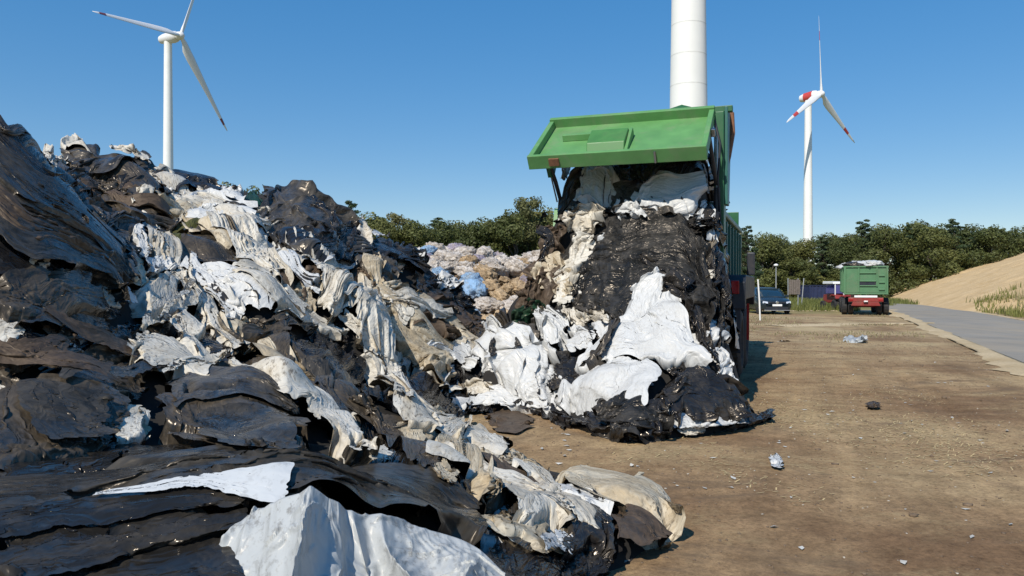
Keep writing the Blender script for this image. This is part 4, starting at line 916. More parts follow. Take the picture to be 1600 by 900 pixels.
# packed core of heap and load; its near-black colour paints shade in the gaps
heap_mask = (Hh >= Hc - .02) & (Hs > -.05)
load_mask = (Hc > Hh - .02) & (Hs > -.05) & ((Wd > .02) | (np.abs(U) < 1.19))
def grid_part(name, mask, label, cat):
    id_ = np.arange(Hs.size).reshape(Hs.shape)
    Q = np.stack([id_[:-1, :-1], id_[:-1, 1:], id_[1:, 1:], id_[1:, :-1]], -1).reshape(-1, 4)
    k = mask.ravel()[Q].all(1); Q = Q[k]; u_, inv = np.unique(Q, return_inverse=True)
    o = quads_obj(name, np.stack([HXg.ravel()[u_], HYg.ravel()[u_], Hs.ravel()[u_] - .07], 1), inv.reshape(-1, 4), 'heap_core_shade', smooth=True)
    return tag(o, label, cat, kind='stuff')
grid_part('packed_film', heap_mask, 'compacted film inside the big heap, coloured near black as shaded gaps', 'film')
grid_part('packed_load', load_mask, 'compacted film under the load pouring from the tipper, coloured near black as shaded gaps', 'film')

# ------------------------------------------------------------------ film sheets (pixel outlines of the photograph carried onto the heap surface)
# colour, cross-sections (ax, ay, bx, by), excess across, excess along, lift, label
S = []
def sh(colr, secs, ea, el, lift, label, size=None, name='film_sheet', cat='plastic film'): S.append((colr, secs, ea, el, lift, label, size, name, cat))
# -- near left slope
sh('G', [(-90, 130, -140, 300), (0, 195, -40, 350), (70, 262, 40, 400), (140, 335, 110, 430), (205, 402, 165, 440)], 1.85, 1.03, .08, 'long pleated dusty black film sliding down the steep left slope of the heap', 'L')
sh('K', [(-120, 300, -160, 430), (-20, 340, -40, 430), (60, 395, 30, 440), (130, 440, 100, 465)], 1.4, 1.05, .03, 'dark blue-black film in shade under the long pleated sheet', 'M')
sh('M', [(-40, 428, -40, 512), (20, 418, 20, 510), (80, 408, 80, 505), (150, 414, 165, 485)], 1.12, 1.1, .09, 'blocky grey-brown bundle of muddy film jutting from the left slope', 'M', 'film_bundle')
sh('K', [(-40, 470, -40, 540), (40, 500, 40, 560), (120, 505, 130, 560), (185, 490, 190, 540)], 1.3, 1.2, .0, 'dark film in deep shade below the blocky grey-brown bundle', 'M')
sh('Y', [(158, 402, 165, 425), (185, 395, 190, 436), (205, 408, 206, 432)], 1.2, 1.2, .08, 'small cream speckled scrap at the foot of the long pleated sheet', 'S')
sh('W', [(150, 432, 165, 428), (172, 450, 182, 446), (176, 468, 192, 470)], 1.3, 1.2, .08, 'small white scrap hooked over the edge of the blocky bundle', 'S')
sh('W', [(124, 345, 128, 340), (150, 368, 158, 358), (185, 392, 192, 385)], 1.2, 1.1, .07, 'narrow white strip running down beside the long pleated sheet', 'S')
sh('B', [(-30, 528, -30, 570), (30, 530, 30, 568), (90, 525, 85, 575)], 1.4, 1.1, .05, 'brown wrinkled film above the muddy sheet with shiny folds', 'M')
sh('M', [(60, 575, 50, 615), (120, 540, 110, 605), (190, 555, 180, 620), (210, 590, 205, 630)], 1.35, 1.15, .03, 'dark olive folded film in the hollow left of the white slope', 'M')
sh('M', [(-50, 590, -60, 745), (20, 592, 10, 745), (80, 600, 75, 740), (135, 612, 130, 730), (175, 628, 165, 715)], 1.12, 1.5, .09, 'large muddy black sheet with shiny upright folds above the foreground film', 'L')
sh('D', [(172, 650, 176, 702), (195, 640, 200, 705), (215, 650, 222, 690)], 1.2, 1.25, .07, 'small white scrap with brown specks between two muddy sheets', 'S')
# -- crest at the back left
sh('M', [(72, 262, 80, 300), (110, 250, 115, 310), (160, 248, 165, 310), (215, 252, 215, 312), (250, 280, 245, 320)], 1.45, 1.1, .08, 'brown-black layered film forming the top of the heap', 'L')
sh('G', [(95, 240, 98, 268), (130, 232, 135, 270), (180, 228, 185, 268), (225, 240, 228, 272)], 1.35, 1.1, .16, 'dusty dark film folded over the very top of the heap', 'M')
sh('D', [(98, 238, 102, 250), (125, 234, 128, 248), (148, 245, 150, 262)], 1.2, 1.2, .24, 'white flap on the summit of the heap left of the turbine', 'S')
sh('D', [(178, 246, 180, 254), (205, 248, 206, 257), (226, 258, 227, 270)], 1.2, 1.2, .24, 'narrow white strip lying just below the summit of the heap', 'S')
sh('D', [(60, 250, 62, 262), (78, 244, 82, 262), (98, 252, 100, 266)], 1.3, 1.2, .15, 'pale crumpled scrap on the crest left of the summit', 'S')
sh('B', [(95, 300, 100, 345), (150, 285, 155, 345), (215, 290, 220, 340), (270, 315, 265, 345)], 1.6, 1.1, .06, 'brown film in thin stacked folds below the summit', 'L')
sh('G', [(120, 335, 140, 385), (180, 335, 190, 385), (240, 335, 240, 375), (275, 345, 275, 370)], 1.25, 1.1, .07, 'grey-brown bulging film under the stacked brown folds', 'M')
sh('D', [(215, 308, 216, 318), (232, 304, 233, 320)], 1.3, 1.3, .15, 'tiny white scrap caught in the stacked brown folds', 'S')
sh('K', [(238, 268, 242, 305), (270, 268, 275, 305), (305, 276, 310, 300), (340, 285, 340, 305)], 1.35, 1.15, .07, 'black film on the crest at the foot of the distant turbine', 'M')
sh('W', [(252, 300, 268, 298), (268, 318, 285, 310), (285, 332, 300, 325)], 1.2, 1.1, .10, 'white pointed strip under the black crest film', 'S')
sh('W', [(330, 302, 334, 312), (355, 300, 356, 312), (380, 306, 378, 318)], 1.3, 1.2, .12, 'white flap on the crest in front of the bushes', 'S')
sh('N', [(375, 318, 380, 360), (395, 305, 400, 360), (412, 322, 415, 350)], 1.2, 1.1, .08, 'dark grey-green film wedged beside the big grey dome', 'S')
sh('W', [(292, 318, 300, 345), (325, 308, 330, 348), (355, 320, 352, 345), (392, 325, 380, 345)], 1.45, 1.15, .14, 'crumpled bright white film at the top of the long hanging strand', 'M')
sh('D', [(318, 330, 345, 322), (345, 352, 372, 338), (372, 385, 392, 368), (398, 415, 412, 402)], 1.8, 1.03, .16, 'long twisted white strand hanging down over the brown mound', 'M')
sh('D', [(225, 360, 228, 368), (262, 345, 266, 355), (300, 328, 306, 340)], 1.4, 1.05, .14, 'thin white strand slanting across the mossy mound', 'S')
sh('O', [(240, 365, 245, 385), (280, 345, 285, 375), (318, 345, 320, 365)], 1.2, 1.2, .09, 'mossy yellow-green clump on the shoulder of the brown mound', 'S', 'mossy_clump', 'moss')
sh('M', [(232, 385, 250, 425), (275, 362, 285, 425), (325, 358, 330, 420), (362, 388, 362, 418)], 1.15, 1.12, .07, 'rounded grey-brown mound of muddy film framed by white strands', 'M')
sh('W', [(194, 366, 210, 362), (200, 388, 220, 385), (206, 412, 225, 410)], 1.2, 1.05, .14, 'upright white flap left of the rounded muddy mound', 'S')
sh('W', [(208, 412, 210, 428), (230, 404, 232, 424), (258, 408, 258, 420)], 1.3, 1.2, .12, 'white folded scrap at the foot of the upright white flap', 'S')
sh('D', [(350, 398, 358, 420), (375, 395, 380, 422), (400, 402, 405, 420)], 1.5, 1.1, .08, 'pale folded scrap under the long twisted strand', 'S')
sh('D', [(395, 335, 398, 355), (410, 330, 412, 360), (428, 340, 428, 355)], 1.2, 1.2, .13, 'small white flap beside the big grey dome', 'S')
sh('G', [(402, 322, 410, 395), (430, 296, 440, 400), (470, 288, 475, 402), (510, 306, 515, 402), (548, 345, 555, 398)], 1.22, 1.12, .16, 'big smooth dome of dusty grey-black film on the crest', 'L')
sh('K', [(440, 355, 450, 410), (485, 350, 495, 410), (530, 350, 540, 405), (562, 368, 565, 400)], 1.35, 1.2, .14, 'wrinkled black film at the foot of the big grey dome', 'M')
sh('D', [(540, 345, 550, 343), (548, 370, 560, 368), (552, 398, 562, 395)], 1.4, 1.05, .2, 'narrow white strip hanging beside the big grey dome', 'S')
sh('W', [(385, 362, 392, 378), (415, 362, 420, 382), (445, 378, 448, 392)], 1.4, 1.1, .1, 'white scrap tucked under the left of the grey dome', 'S')
sh('D', [(408, 388, 414, 428), (432, 382, 440, 428), (460, 390, 464, 422), (484, 400, 484, 416)], 1.65, 1.1, .1, 'stack of thin white folds below the grey dome', 'M')
sh('W', [(488, 402, 492, 418), (520, 400, 524, 420), (562, 400, 556, 415)], 1.4, 1.1, .1, 'bright white crumpled strip between grey dome and brown folds', 'S')
sh('K', [(560, 372, 572, 410), (595, 365, 605, 415), (630, 372, 640, 415), (655, 392, 658, 420)], 1.35, 1.2, .09, 'black crumpled film on the low right end of the crest', 'M')
sh('W', [(570, 362, 572, 372), (590, 358, 592, 370)], 1.3, 1.2, .14, 'tiny white tip on the crest before the wood', 'S')
sh('W', [(640, 395, 642, 410), (655, 392, 658, 408)], 1.3, 1.2, .14, 'small white scrap at the right end of the crest', 'S')
# -- middle band
sh('D', [(190, 445, 205, 505), (215, 424, 228, 515), (245, 424, 255, 500), (268, 440, 268, 470)], 1.15, 1.2, .12, 'rounded white bundle covered with brown specks', 'M', 'film_bundle')
sh('D', [(232, 500, 222, 510), (255, 470, 248, 480), (285, 432, 278, 440)], 1.6, 1.05, .2, 'white rim strand curling down beside the speckled bundle', 'S')
sh('D', [(262, 445, 262, 490), (285, 430, 290, 480), (312, 425, 312, 470)], 1.3, 1.15, .09, 'soiled white film beside the white film with pale blue folds', 'S')
sh('W', [(300, 422, 312, 462), (335, 422, 345, 478), (372, 424, 378, 484), (408, 424, 412, 484), (425, 430, 428, 482)], 1.15, 1.4, .12, 'white film with upright pale blue folds and a mossy top', 'L')
sh('Y', [(428, 440, 430, 492), (455, 438, 460, 495), (480, 450, 482, 488)], 1.2, 1.25, .09, 'cream speckled film beside the white film with pale blue folds', 'M')
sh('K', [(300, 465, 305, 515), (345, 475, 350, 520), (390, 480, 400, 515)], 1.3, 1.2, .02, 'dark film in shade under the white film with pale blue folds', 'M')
sh('M', [(390, 492, 395, 512), (430, 485, 435, 510), (475, 492, 478, 512)], 1.3, 1.1, .08, 'brown lip of film over the dark hollow in the middle of the heap', 'S')
sh('B', [(420, 415, 425, 450), (480, 418, 485, 455), (540, 425, 545, 445), (580, 430, 580, 455)], 1.6, 1.1, .05, 'dark brown film in stacked folds behind the arched white drape', 'M')
sh('D', [(482, 470, 500, 512), (500, 446, 520, 490), (535, 440, 540, 475), (568, 452, 560, 480)], 1.25, 1.25, .17, 'top of the arched white drape bulging over a dark hollow', 'M')
sh('D', [(520, 455, 570, 448), (538, 500, 588, 495), (556, 545, 600, 545), (575, 590, 608, 590), (592, 632, 610, 634)], 1.45, 1.04, .20, 'long white drape hanging straight down the middle of the heap', 'L')
sh('Y', [(560, 458, 575, 442), (600, 490, 618, 472), (645, 520, 660, 502), (688, 552, 700, 540)], 1.7, 1.03, .14, 'long twisted cream strand slanting right beside the white drape', 'M')
sh('B', [(610, 455, 620, 500), (660, 455, 670, 520), (710, 475, 715, 530), (745, 490, 745, 525)], 1.7, 1.08, .07, 'dark brown film in many folds below the coloured bales', 'L')
sh('K', [(640, 420, 645, 455), (680, 435, 685, 470), (725, 455, 728, 480)], 1.4, 1.2, .06, 'black film lying in front of the coloured bales', 'M')
sh('W', [(668, 432, 672, 448), (688, 428, 692, 452), (705, 436, 706, 448)], 1.3, 1.25, .14, 'white scrap hanging in front of the coloured bales', 'S')
sh('Y', [(560, 428, 565, 448), (600, 432, 606, 450), (640, 448, 642, 460)], 1.5, 1.15, .08, 'straw coloured scrap between black film and coloured bales', 'S')
sh('Y', [(638, 555, 642, 585), (660, 542, 668, 590), (688, 560, 690, 590)], 1.25, 1.25, .14, 'cream crumpled scrap right of the long white drape', 'M')
sh('D', [(700, 535, 712, 565), (722, 528, 730, 572), (742, 545, 745, 570)], 1.3, 1.2, .1, 'small soiled white scrap left of the white film roll', 'S')
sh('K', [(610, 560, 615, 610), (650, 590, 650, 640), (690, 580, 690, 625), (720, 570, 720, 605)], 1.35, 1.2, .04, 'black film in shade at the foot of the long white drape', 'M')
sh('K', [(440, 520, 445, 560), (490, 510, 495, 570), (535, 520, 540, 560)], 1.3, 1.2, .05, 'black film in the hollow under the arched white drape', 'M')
sh('X', [(470, 555, 475, 590), (510, 545, 515, 600), (555, 560, 560, 600)], 1.4, 1.3, .07, 'glossy black crumpled film left of the long white drape', 'M')
sh('M', [(372, 510, 372, 585), (410, 502, 412, 590), (445, 510, 448, 588)], 1.08, 1.08, .13, 'upright brown muddy slab in the middle of the heap', 'M', 'film_bundle')
sh('M', [(445, 555, 455, 625), (490, 562, 505, 665), (540, 585, 555, 700), (590, 640, 595, 705)], 1.35, 1.08, .1, 'broad olive-black sheet sloping right below the glossy crumpled film', 'L')
sh('D', [(195, 520, 220, 512), (205, 555, 265, 545), (225, 590, 290, 582)], 1.2, 1.1, .1, 'soiled white film hanging below the speckled bundle', 'M')
sh('D', [(232, 598, 240, 585), (290, 582, 298, 568), (345, 572, 348, 562)], 1.4, 1.1, .15, 'white strip lying across the top of the dark slab', 'S')
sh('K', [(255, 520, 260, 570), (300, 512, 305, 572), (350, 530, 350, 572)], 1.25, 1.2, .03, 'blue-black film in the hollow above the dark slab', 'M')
sh('G', [(245, 610, 275, 660), (300, 582, 320, 640), (370, 585, 385, 640), (440, 625, 440, 660)], 1.25, 1.06, .13, 'smooth dark slab of dusty film under the long white tongue', 'L')
sh('M', [(255, 640, 270, 712), (310, 635, 320, 730), (370, 640, 375, 738), (430, 655, 432, 738), (470, 680, 472, 735)], 1.1, 1.55, .10, 'muddy black film with glossy ripples above the foreground film', 'L')
sh('D', [(352, 590, 395, 575), (410, 625, 455, 600), (460, 665, 505, 640), (500, 705, 540, 690), (528, 738, 556, 732)], 1.12, 1.05, .19, 'long soiled white tongue sweeping down over the dark slab', 'L')
sh('M', [(590, 655, 600, 700), (640, 680, 640, 745), (690, 715, 690, 765), (720, 750, 715, 780)], 1.2, 1.15, .08, 'olive-black film lying on the lower right flank', 'M')
sh('D', [(560, 722, 565, 735), (590, 718, 596, 735)], 1.3, 1.3, .1, 'small white scrap poking out above the foreground film', 'S')
sh('P', [(30, 620, 25, 700), (70, 615, 62, 715), (110, 622, 108, 720), (150, 635, 150, 705)], 1.05, 1.55, .15, 'dusty sheet with upright glossy folds lying over the large muddy sheet', 'L')
sh('P', [(300, 655, 300, 720), (350, 650, 352, 735), (405, 660, 408, 735), (450, 678, 452, 730)], 1.05, 1.6, .15, 'dark sheet with upright glossy ripples under the smooth dark slab', 'L')
# -- right toe of the heap
sh('Y', [(628, 655, 640, 690), (655, 642, 668, 700), (690, 645, 700, 700)], 1.45, 1.25, .1, 'crumpled cream film at the edge of the bare dirt', 'M')
sh('D', [(688, 660, 690, 705), (710, 652, 715, 700), (735, 662, 740, 695)], 1.4, 1.3, .12, 'grey-white crumpled film in the toe of the heap', 'M')
sh('Y', [(722, 668, 728, 700), (765, 688, 760, 735), (800, 715, 790, 740), (828, 735, 820, 745)], 1.5, 1.15, .09, 'cream twisted film trailing along the dirt edge', 'M')
sh('B', [(690, 700, 700, 755), (735, 700, 745, 780), (790, 730, 795, 790), (835, 750, 840, 775)], 1.35, 1.15, .06, 'dark brown glossy film inside the toe of the heap', 'L')
sh('M', [(720, 755, 735, 800), (770, 745, 775, 815), (825, 765, 815, 800), (855, 760, 850, 785)], 1.15, 1.15, .10, 'grey muddy film with a shiny bulge above the white scraps', 'M')
sh('Y', [(735, 805, 745, 850), (780, 810, 790, 865), (830, 825, 835, 865), (860, 830, 862, 855)], 1.5, 1.2, .08, 'cream wrinkled film beside the foreground black film', 'M')
sh('D', [(785, 800, 790, 835), (820, 785, 830, 840), (865, 795, 872, 838)], 1.15, 1.2, .15, 'clean-edged white scrap near the lower end of the heap', 'M')
sh('W', [(868, 785, 875, 810), (900, 790, 915, 835), (928, 805, 935, 845)], 1.2, 1.2, .14, 'white flap pointing right near the lower end of the heap', 'S')
sh('W', [(808, 850, 812, 868), (840, 845, 845, 868), (872, 852, 872, 864)], 1.3, 1.2, .12, 'small bright white scrap at the bottom of the heap toe', 'S')
sh('K', [(852, 830, 858, 880), (890, 805, 900, 870), (935, 830, 935, 870)], 1.25, 1.2, .13, 'black film curling over a white lining at the heap toe', 'M')
sh('Y', [(850, 742, 865, 778), (905, 745, 915, 800), (965, 758, 960, 815), (1010, 780, 1000, 835), (1043, 825, 1030, 848)], 1.2, 1.15, .17, 'large cream sheet with brown stains at the outermost toe of the heap', 'L')
sh('B', [(940, 800, 945, 850), (985, 800, 990, 860), (1035, 845, 1005, 872)], 1.2, 1.15, .12, 'brown underside film below the stained cream sheet', 'M')
sh('K', [(850, 870, 850, 920), (890, 850, 900, 920), (940, 850, 935, 900)], 1.25, 1.2, .06, 'black film at the very end of the heap toe', 'M')
sh('K', [(700, 860, 700, 930), (770, 850, 775, 930), (850, 868, 850, 935)], 1.2, 1.2, .04, 'black film between the foreground white film and the heap toe', 'M')
# -- foreground
sh('S', [(-60, 745, -60, 800), (50, 728, 50, 790), (130, 715, 130, 770), (195, 700, 190, 748)], 1.3, 1.05, .05, 'black wedge shaped fold behind the smooth foreground film', 'M')
sh('S', [(170, 705, 175, 745), (250, 700, 255, 740), (330, 720, 335, 745), (420, 735, 420, 748)], 1.35, 1.1, .03, 'flat blue-black film behind the smooth foreground film', 'M')
sh('P', [(-80, 785, -90, 840), (100, 765, 95, 835), (250, 742, 245, 815), (400, 736, 400, 810), (560, 742, 560, 820), (660, 758, 665, 840), (735, 800, 725, 860)], 1.41, 1.01, .12, 'long smooth dusty black film lying across the foreground', 'L')
sh('S', [(-90, 856, -95, 902), (60, 832, 60, 874), (200, 813, 205, 852), (392, 792, 385, 824)], 1.7, 1.02, .13, 'black pleated band below the smooth foreground film', 'M')
sh('S', [(-90, 898, -95, 965), (60, 868, 65, 938), (200, 842, 210, 905), (392, 806, 380, 862)], 1.75, 1.03, .11, 'black film in long folds left of the foreground white film', 'L')
sh('S', [(-90, 955, -95, 1010), (100, 912, 105, 985), (240, 876, 245, 965), (375, 835, 372, 955)], 1.45, 1.05, .08, 'black folded film in the lowest left corner of the heap', 'L')
sh('C', [(165, 819, 168, 825), (240, 806, 245, 816), (320, 788, 325, 806), (452, 772, 440, 830)], 1.0, 1.0, .15, 'narrow white edge of film running into the foreground white film', 'M')
# -- load pouring from the truck
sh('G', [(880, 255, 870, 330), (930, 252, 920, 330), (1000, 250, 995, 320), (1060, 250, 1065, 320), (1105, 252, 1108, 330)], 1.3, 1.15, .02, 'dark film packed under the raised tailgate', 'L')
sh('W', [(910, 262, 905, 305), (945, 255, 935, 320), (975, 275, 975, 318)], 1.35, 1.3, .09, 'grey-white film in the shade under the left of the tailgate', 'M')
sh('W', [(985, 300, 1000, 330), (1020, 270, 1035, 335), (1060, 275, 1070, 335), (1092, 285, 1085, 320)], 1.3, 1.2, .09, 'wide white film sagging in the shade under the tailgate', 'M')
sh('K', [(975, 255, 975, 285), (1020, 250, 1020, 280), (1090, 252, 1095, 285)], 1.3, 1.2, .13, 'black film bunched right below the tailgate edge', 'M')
sh('D', [(895, 248, 898, 268), (908, 246, 915, 264)], 1.3, 1.3, .12, 'small white scrap at the top left of the load', 'S')
sh('W', [(1088, 240, 1092, 268), (1105, 238, 1112, 275)], 1.3, 1.3, .14, 'white scrap squeezed beside the right lifting post', 'S')
sh('X', [(895, 390, 885, 490), (930, 350, 915, 500), (975, 335, 960, 500), (1025, 335, 1015, 485), (1075, 345, 1070, 480), (1105, 385, 1100, 500)], 1.22, 1.05, .09, 'large glossy black crinkled film covering the middle of the load', 'L')
sh('D', [(878, 340, 900, 320), (900, 355, 945, 325), (905, 375, 950, 350)], 1.4, 1.3, .14, 'crumpled white film on the left shoulder of the load', 'M')
sh('D', [(896, 362, 938, 358), (890, 400, 928, 395), (870, 440, 915, 430), (880, 478, 908, 470)], 1.45, 1.15, .15, 'long white film hanging down the left edge of the load', 'M')
sh('Y', [(856, 405, 862, 445), (875, 398, 885, 460), (895, 410, 898, 450)], 1.25, 1.25, .15, 'pinkish cream film bulging from the left side of the load', 'M')
sh('W', [(965, 325, 970, 340), (988, 315, 995, 338), (1010, 322, 1012, 336)], 1.4, 1.3, .16, 'small bright white fold above the black crinkled film', 'S')
sh('X', [(1060, 345, 1060, 400), (1090, 370, 1090, 470), (1110, 420, 1112, 530), (1118, 500, 1125, 575)], 1.4, 1.15, .08, 'crinkled black film squeezed along the right post of the truck', 'M')
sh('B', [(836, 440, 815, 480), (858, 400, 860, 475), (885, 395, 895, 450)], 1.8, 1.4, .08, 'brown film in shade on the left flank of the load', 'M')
sh('W', [(1010, 440, 1075, 425), (985, 470, 1060, 470), (962, 505, 1075, 515), (945, 550, 1092, 560), (925, 585, 1098, 590)], 1.25, 1.12, .20, 'great white sheet sliding down the front of the load', 'L')
sh('W', [(938, 545, 1030, 575), (915, 575, 1020, 600), (895, 600, 1000, 630), (885, 635, 950, 650)], 1.3, 1.15, .17, 'white gathered lower end of the great sheet near the ground', 'L')
sh('K', [(1035, 445, 1040, 475), (1058, 438, 1065, 485), (1078, 450, 1085, 500)], 1.2, 1.2, .26, 'black inner fold at the top of the great white sheet', 'M')  # black sheet stands in for the shade of an open pocket
sh('K', [(1070, 470, 1075, 500), (1085, 490, 1095, 555), (1100, 520, 1115, 590)], 1.35, 1.15, .14, 'black film right of the great white sheet', 'M')
sh('G', [(930, 590, 965, 560), (950, 560, 985, 520), (970, 530, 975, 505)], 1.15, 1.1, .25, 'grey pointed flap standing out of the great white sheet', 'S')
sh('W', [(1100, 560, 1112, 590), (1112, 540, 1125, 585), (1122, 560, 1132, 592)], 1.4, 1.2, .12, 'small white crumple beside the truck wheels', 'S')
sh('K', [(872, 630, 865, 660), (905, 640, 900, 672), (945, 650, 945, 685), (1000, 640, 1000, 692), (1035, 625, 1042, 685)], 1.3, 1.2, .12, 'black film spread on the ground in front of the white sheet', 'L')
sh('X', [(945, 650, 950, 690), (985, 625, 990, 695), (1030, 630, 1038, 685)], 1.4, 1.35, .22, 'glossy black bundle at the lowest point of the load', 'M', 'film_bundle')
sh('K', [(1025, 600, 1030, 650), (1060, 585, 1065, 655), (1110, 585, 1115, 655), (1150, 610, 1150, 655)], 1.3, 1.2, .18, 'black bulging film at the right foot of the load', 'L')
sh('W', [(1035, 650, 1035, 668), (1070, 645, 1072, 668), (1110, 648, 1112, 674), (1145, 650, 1142, 672)], 1.35, 1.15, .12, 'white strip under the black bulge at the right foot of the load', 'M')
sh('K', [(1130, 640, 1132, 665), (1165, 630, 1168, 660), (1202, 645, 1200, 660)], 1.3, 1.15, .08, 'black film tail pointing right on the dirt', 'M')
sh('W', [(775, 560, 785, 610), (790, 525, 805, 630), (820, 520, 835, 640), (850, 535, 862, 638), (868, 560, 870, 620)], 1.45, 1.45, .24, 'big crumpled roll of white film left of the load', 'L', 'film_roll')
sh('W', [(742, 560, 748, 585), (762, 530, 775, 575), (795, 510, 800, 545)], 1.45, 1.1, .14, 'white film arm reaching left from the white roll', 'M')
sh('W', [(842, 480, 845, 520), (862, 472, 872, 540), (888, 490, 892, 545)], 1.35, 1.35, .16, 'crumpled white film above the white roll', 'M')
sh('W', [(700, 625, 702, 640), (750, 612, 755, 640), (810, 615, 815, 642), (860, 618, 862, 640)], 1.3, 1.05, .12, 'flat white film trailing on the dirt below the white roll', 'M')
sh('D', [(705, 600, 710, 622), (735, 588, 745, 618), (772, 592, 775, 612)], 1.4, 1.2, .12, 'white scrap folded beside the trailing white film', 'S')
sh('K', [(640, 640, 645, 652), (700, 628, 705, 645), (770, 635, 770, 648)], 1.3, 1.1, .06, 'black strip of film lying flat on the bare dirt', 'M')
sh('N', [(802, 485, 805, 505), (830, 470, 835, 500), (862, 470, 862, 490)], 1.3, 1.2, .14, 'dark green sheet between coloured bales and load', 'M')
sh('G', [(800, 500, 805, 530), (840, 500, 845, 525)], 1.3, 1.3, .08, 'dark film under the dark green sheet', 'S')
sh('D', [(885, 475, 890, 500), (920, 485, 922, 505), (960, 480, 958, 505)], 1.5, 1.15, .12, 'folded white strip under the black crinkled film', 'M')
sh('W', [(895, 510, 900, 545), (915, 500, 925, 550), (935, 515, 938, 545)], 1.4, 1.2, .12, 'white film with radiating folds left of the great sheet', 'M')
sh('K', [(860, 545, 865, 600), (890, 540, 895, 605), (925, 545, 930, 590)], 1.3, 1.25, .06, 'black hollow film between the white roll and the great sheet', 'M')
sh('M', [(735, 500, 742, 535), (765, 498, 770, 530), (800, 510, 800, 535)], 1.3, 1.2, .07, 'muddy dark film behind the white film arm', 'M')
sh('W', [(745, 500, 748, 510), (770, 505, 775, 520), (795, 520, 796, 530)], 1.3, 1.1, .14, 'white edge strip over the muddy dark film', 'S')
sh('B', [(862, 342, 884, 345), (846, 395, 878, 400), (824, 440, 864, 446), (800, 480, 845, 486)], 1.6, 1.15, .07, 'wrinkled brown film covering the steep left flank of the load', 'L')
sh('K', [(866, 335, 874, 330), (858, 375, 870, 372), (846, 412, 860, 410)], 1.5, 1.1, .12, 'narrow black film along the upper left flank of the load', 'M')
sh('Y', [(838, 428, 850, 450), (852, 412, 862, 448), (866, 415, 874, 440)], 1.4, 1.3, .14, 'pinkish scrap low on the left flank of the load', 'S')
# -- scraps on the yard
sh('W', [(1204, 718, 1206, 732), (1214, 714, 1218, 735), (1224, 718, 1222, 730)], 1.3, 1.3, .02, 'small white scrap lying alone on the brown dirt', 'S', 'film_scrap')
sh('T', [(1322, 520, 1322, 527), (1338, 517, 1340, 529), (1356, 520, 1354, 527)], 1.3, 1.3, .02, 'bluish white film scrap on the yard before the green trailer', 'S', 'film_scrap')
sh('W', [(1196, 512, 1196, 518), (1220, 510, 1222, 519), (1242, 514, 1240, 519)], 1.3, 1.2, .02, 'torn white shreds of film near the white stake', 'S', 'film_scrap')
sh('B', [(1354, 632, 1355, 639), (1364, 629, 1366, 640), (1375, 632, 1374, 638)], 1.2, 1.2, .02, 'dark brown torn scrap on the dirt right of the load', 'S', 'film_scrap')
sh('B', [(765, 650, 775, 676), (800, 645, 805, 680), (832, 655, 828, 668)], 1.15, 1.1, .02, 'flat dark brown film lying on the dirt between heap and load', 'S', 'film_scrap')

# long pleated strands: hand-placed parallel ones on the near slope, others flowing down the heap
for k, (c_, w0, w1) in enumerate((('G', 26, 12), ('K', 20, 10), ('P', 30, 13), ('G', 18, 9), ('B', 22, 10), ('P', 24, 12))):
    y0 = 215 + k * 33; y1 = 372 + k * 13
    sh(c_, [(-70, y0 - 62 - w0, -75, y0 - 62 + w0), (10, y0 - w0, 5, y0 + w0), (75, (y0 + y1) / 2 - 22 - w0 * .7, 70, (y0 + y1) / 2 - 22 + w0 * .7), (140, y1 - 24 - w1, 135, y1 - 24 + w1), (192 - 4 * k, y1 + 20 - w1, 188 - 4 * k, y1 + 20 + w1)], 1.75, 1.02, .12 + .015 * (k % 3),
       ['topmost of the parallel pleats running down the steep left slope', 'black pleat right under the topmost pleat of the left slope', 'broad dusty pleat in the middle of the steep left slope', 'narrow dusty pleat below the broad pleat of the left slope', 'brown pleat among the black pleats of the left slope', 'lowest dusty pleat of the left slope above the blocky bundle'][k], 'L', 'film_pleat')
STR = random.Random(21)
STRANDS = [(270, 300, 'D'), (150, 300, 'M'), (180, 318, 'B'), (110, 318, 'G'), (300, 350, 'Y'), (345, 335, 'D'), (420, 360, 'D'), (455, 330, 'G'), (490, 345, 'K'), (380, 395, 'D'), (440, 408, 'W'), (250, 395, 'D'), (500, 425, 'D'), (545, 410, 'G'), (590, 445, 'Y'), (630, 470, 'D'), (600, 400, 'K'), (560, 520, 'D'), (640, 530, 'Y'), (690, 500, 'Y'), (660, 565, 'D'), (480, 500, 'D'), (410, 455, 'D'), (330, 455, 'W'), (330, 500, 'D'), (280, 540, 'D'), (250, 570, 'D'), (430, 560, 'Y'), (500, 620, 'G'), (540, 640, 'M'), (600, 610, 'D'), (120, 520, 'B'), (60, 575, 'B'), (170, 590, 'G'), (600, 690, 'M'), (650, 720, 'Y'), (720, 740, 'Y'), (760, 770, 'D'), (700, 680, 'D'), (800, 760, 'B'), (860, 790, 'D'), (700, 550, 'W'), (580, 470, 'D'), (520, 380, 'K'), (225, 345, 'M'), (180, 360, 'G')]
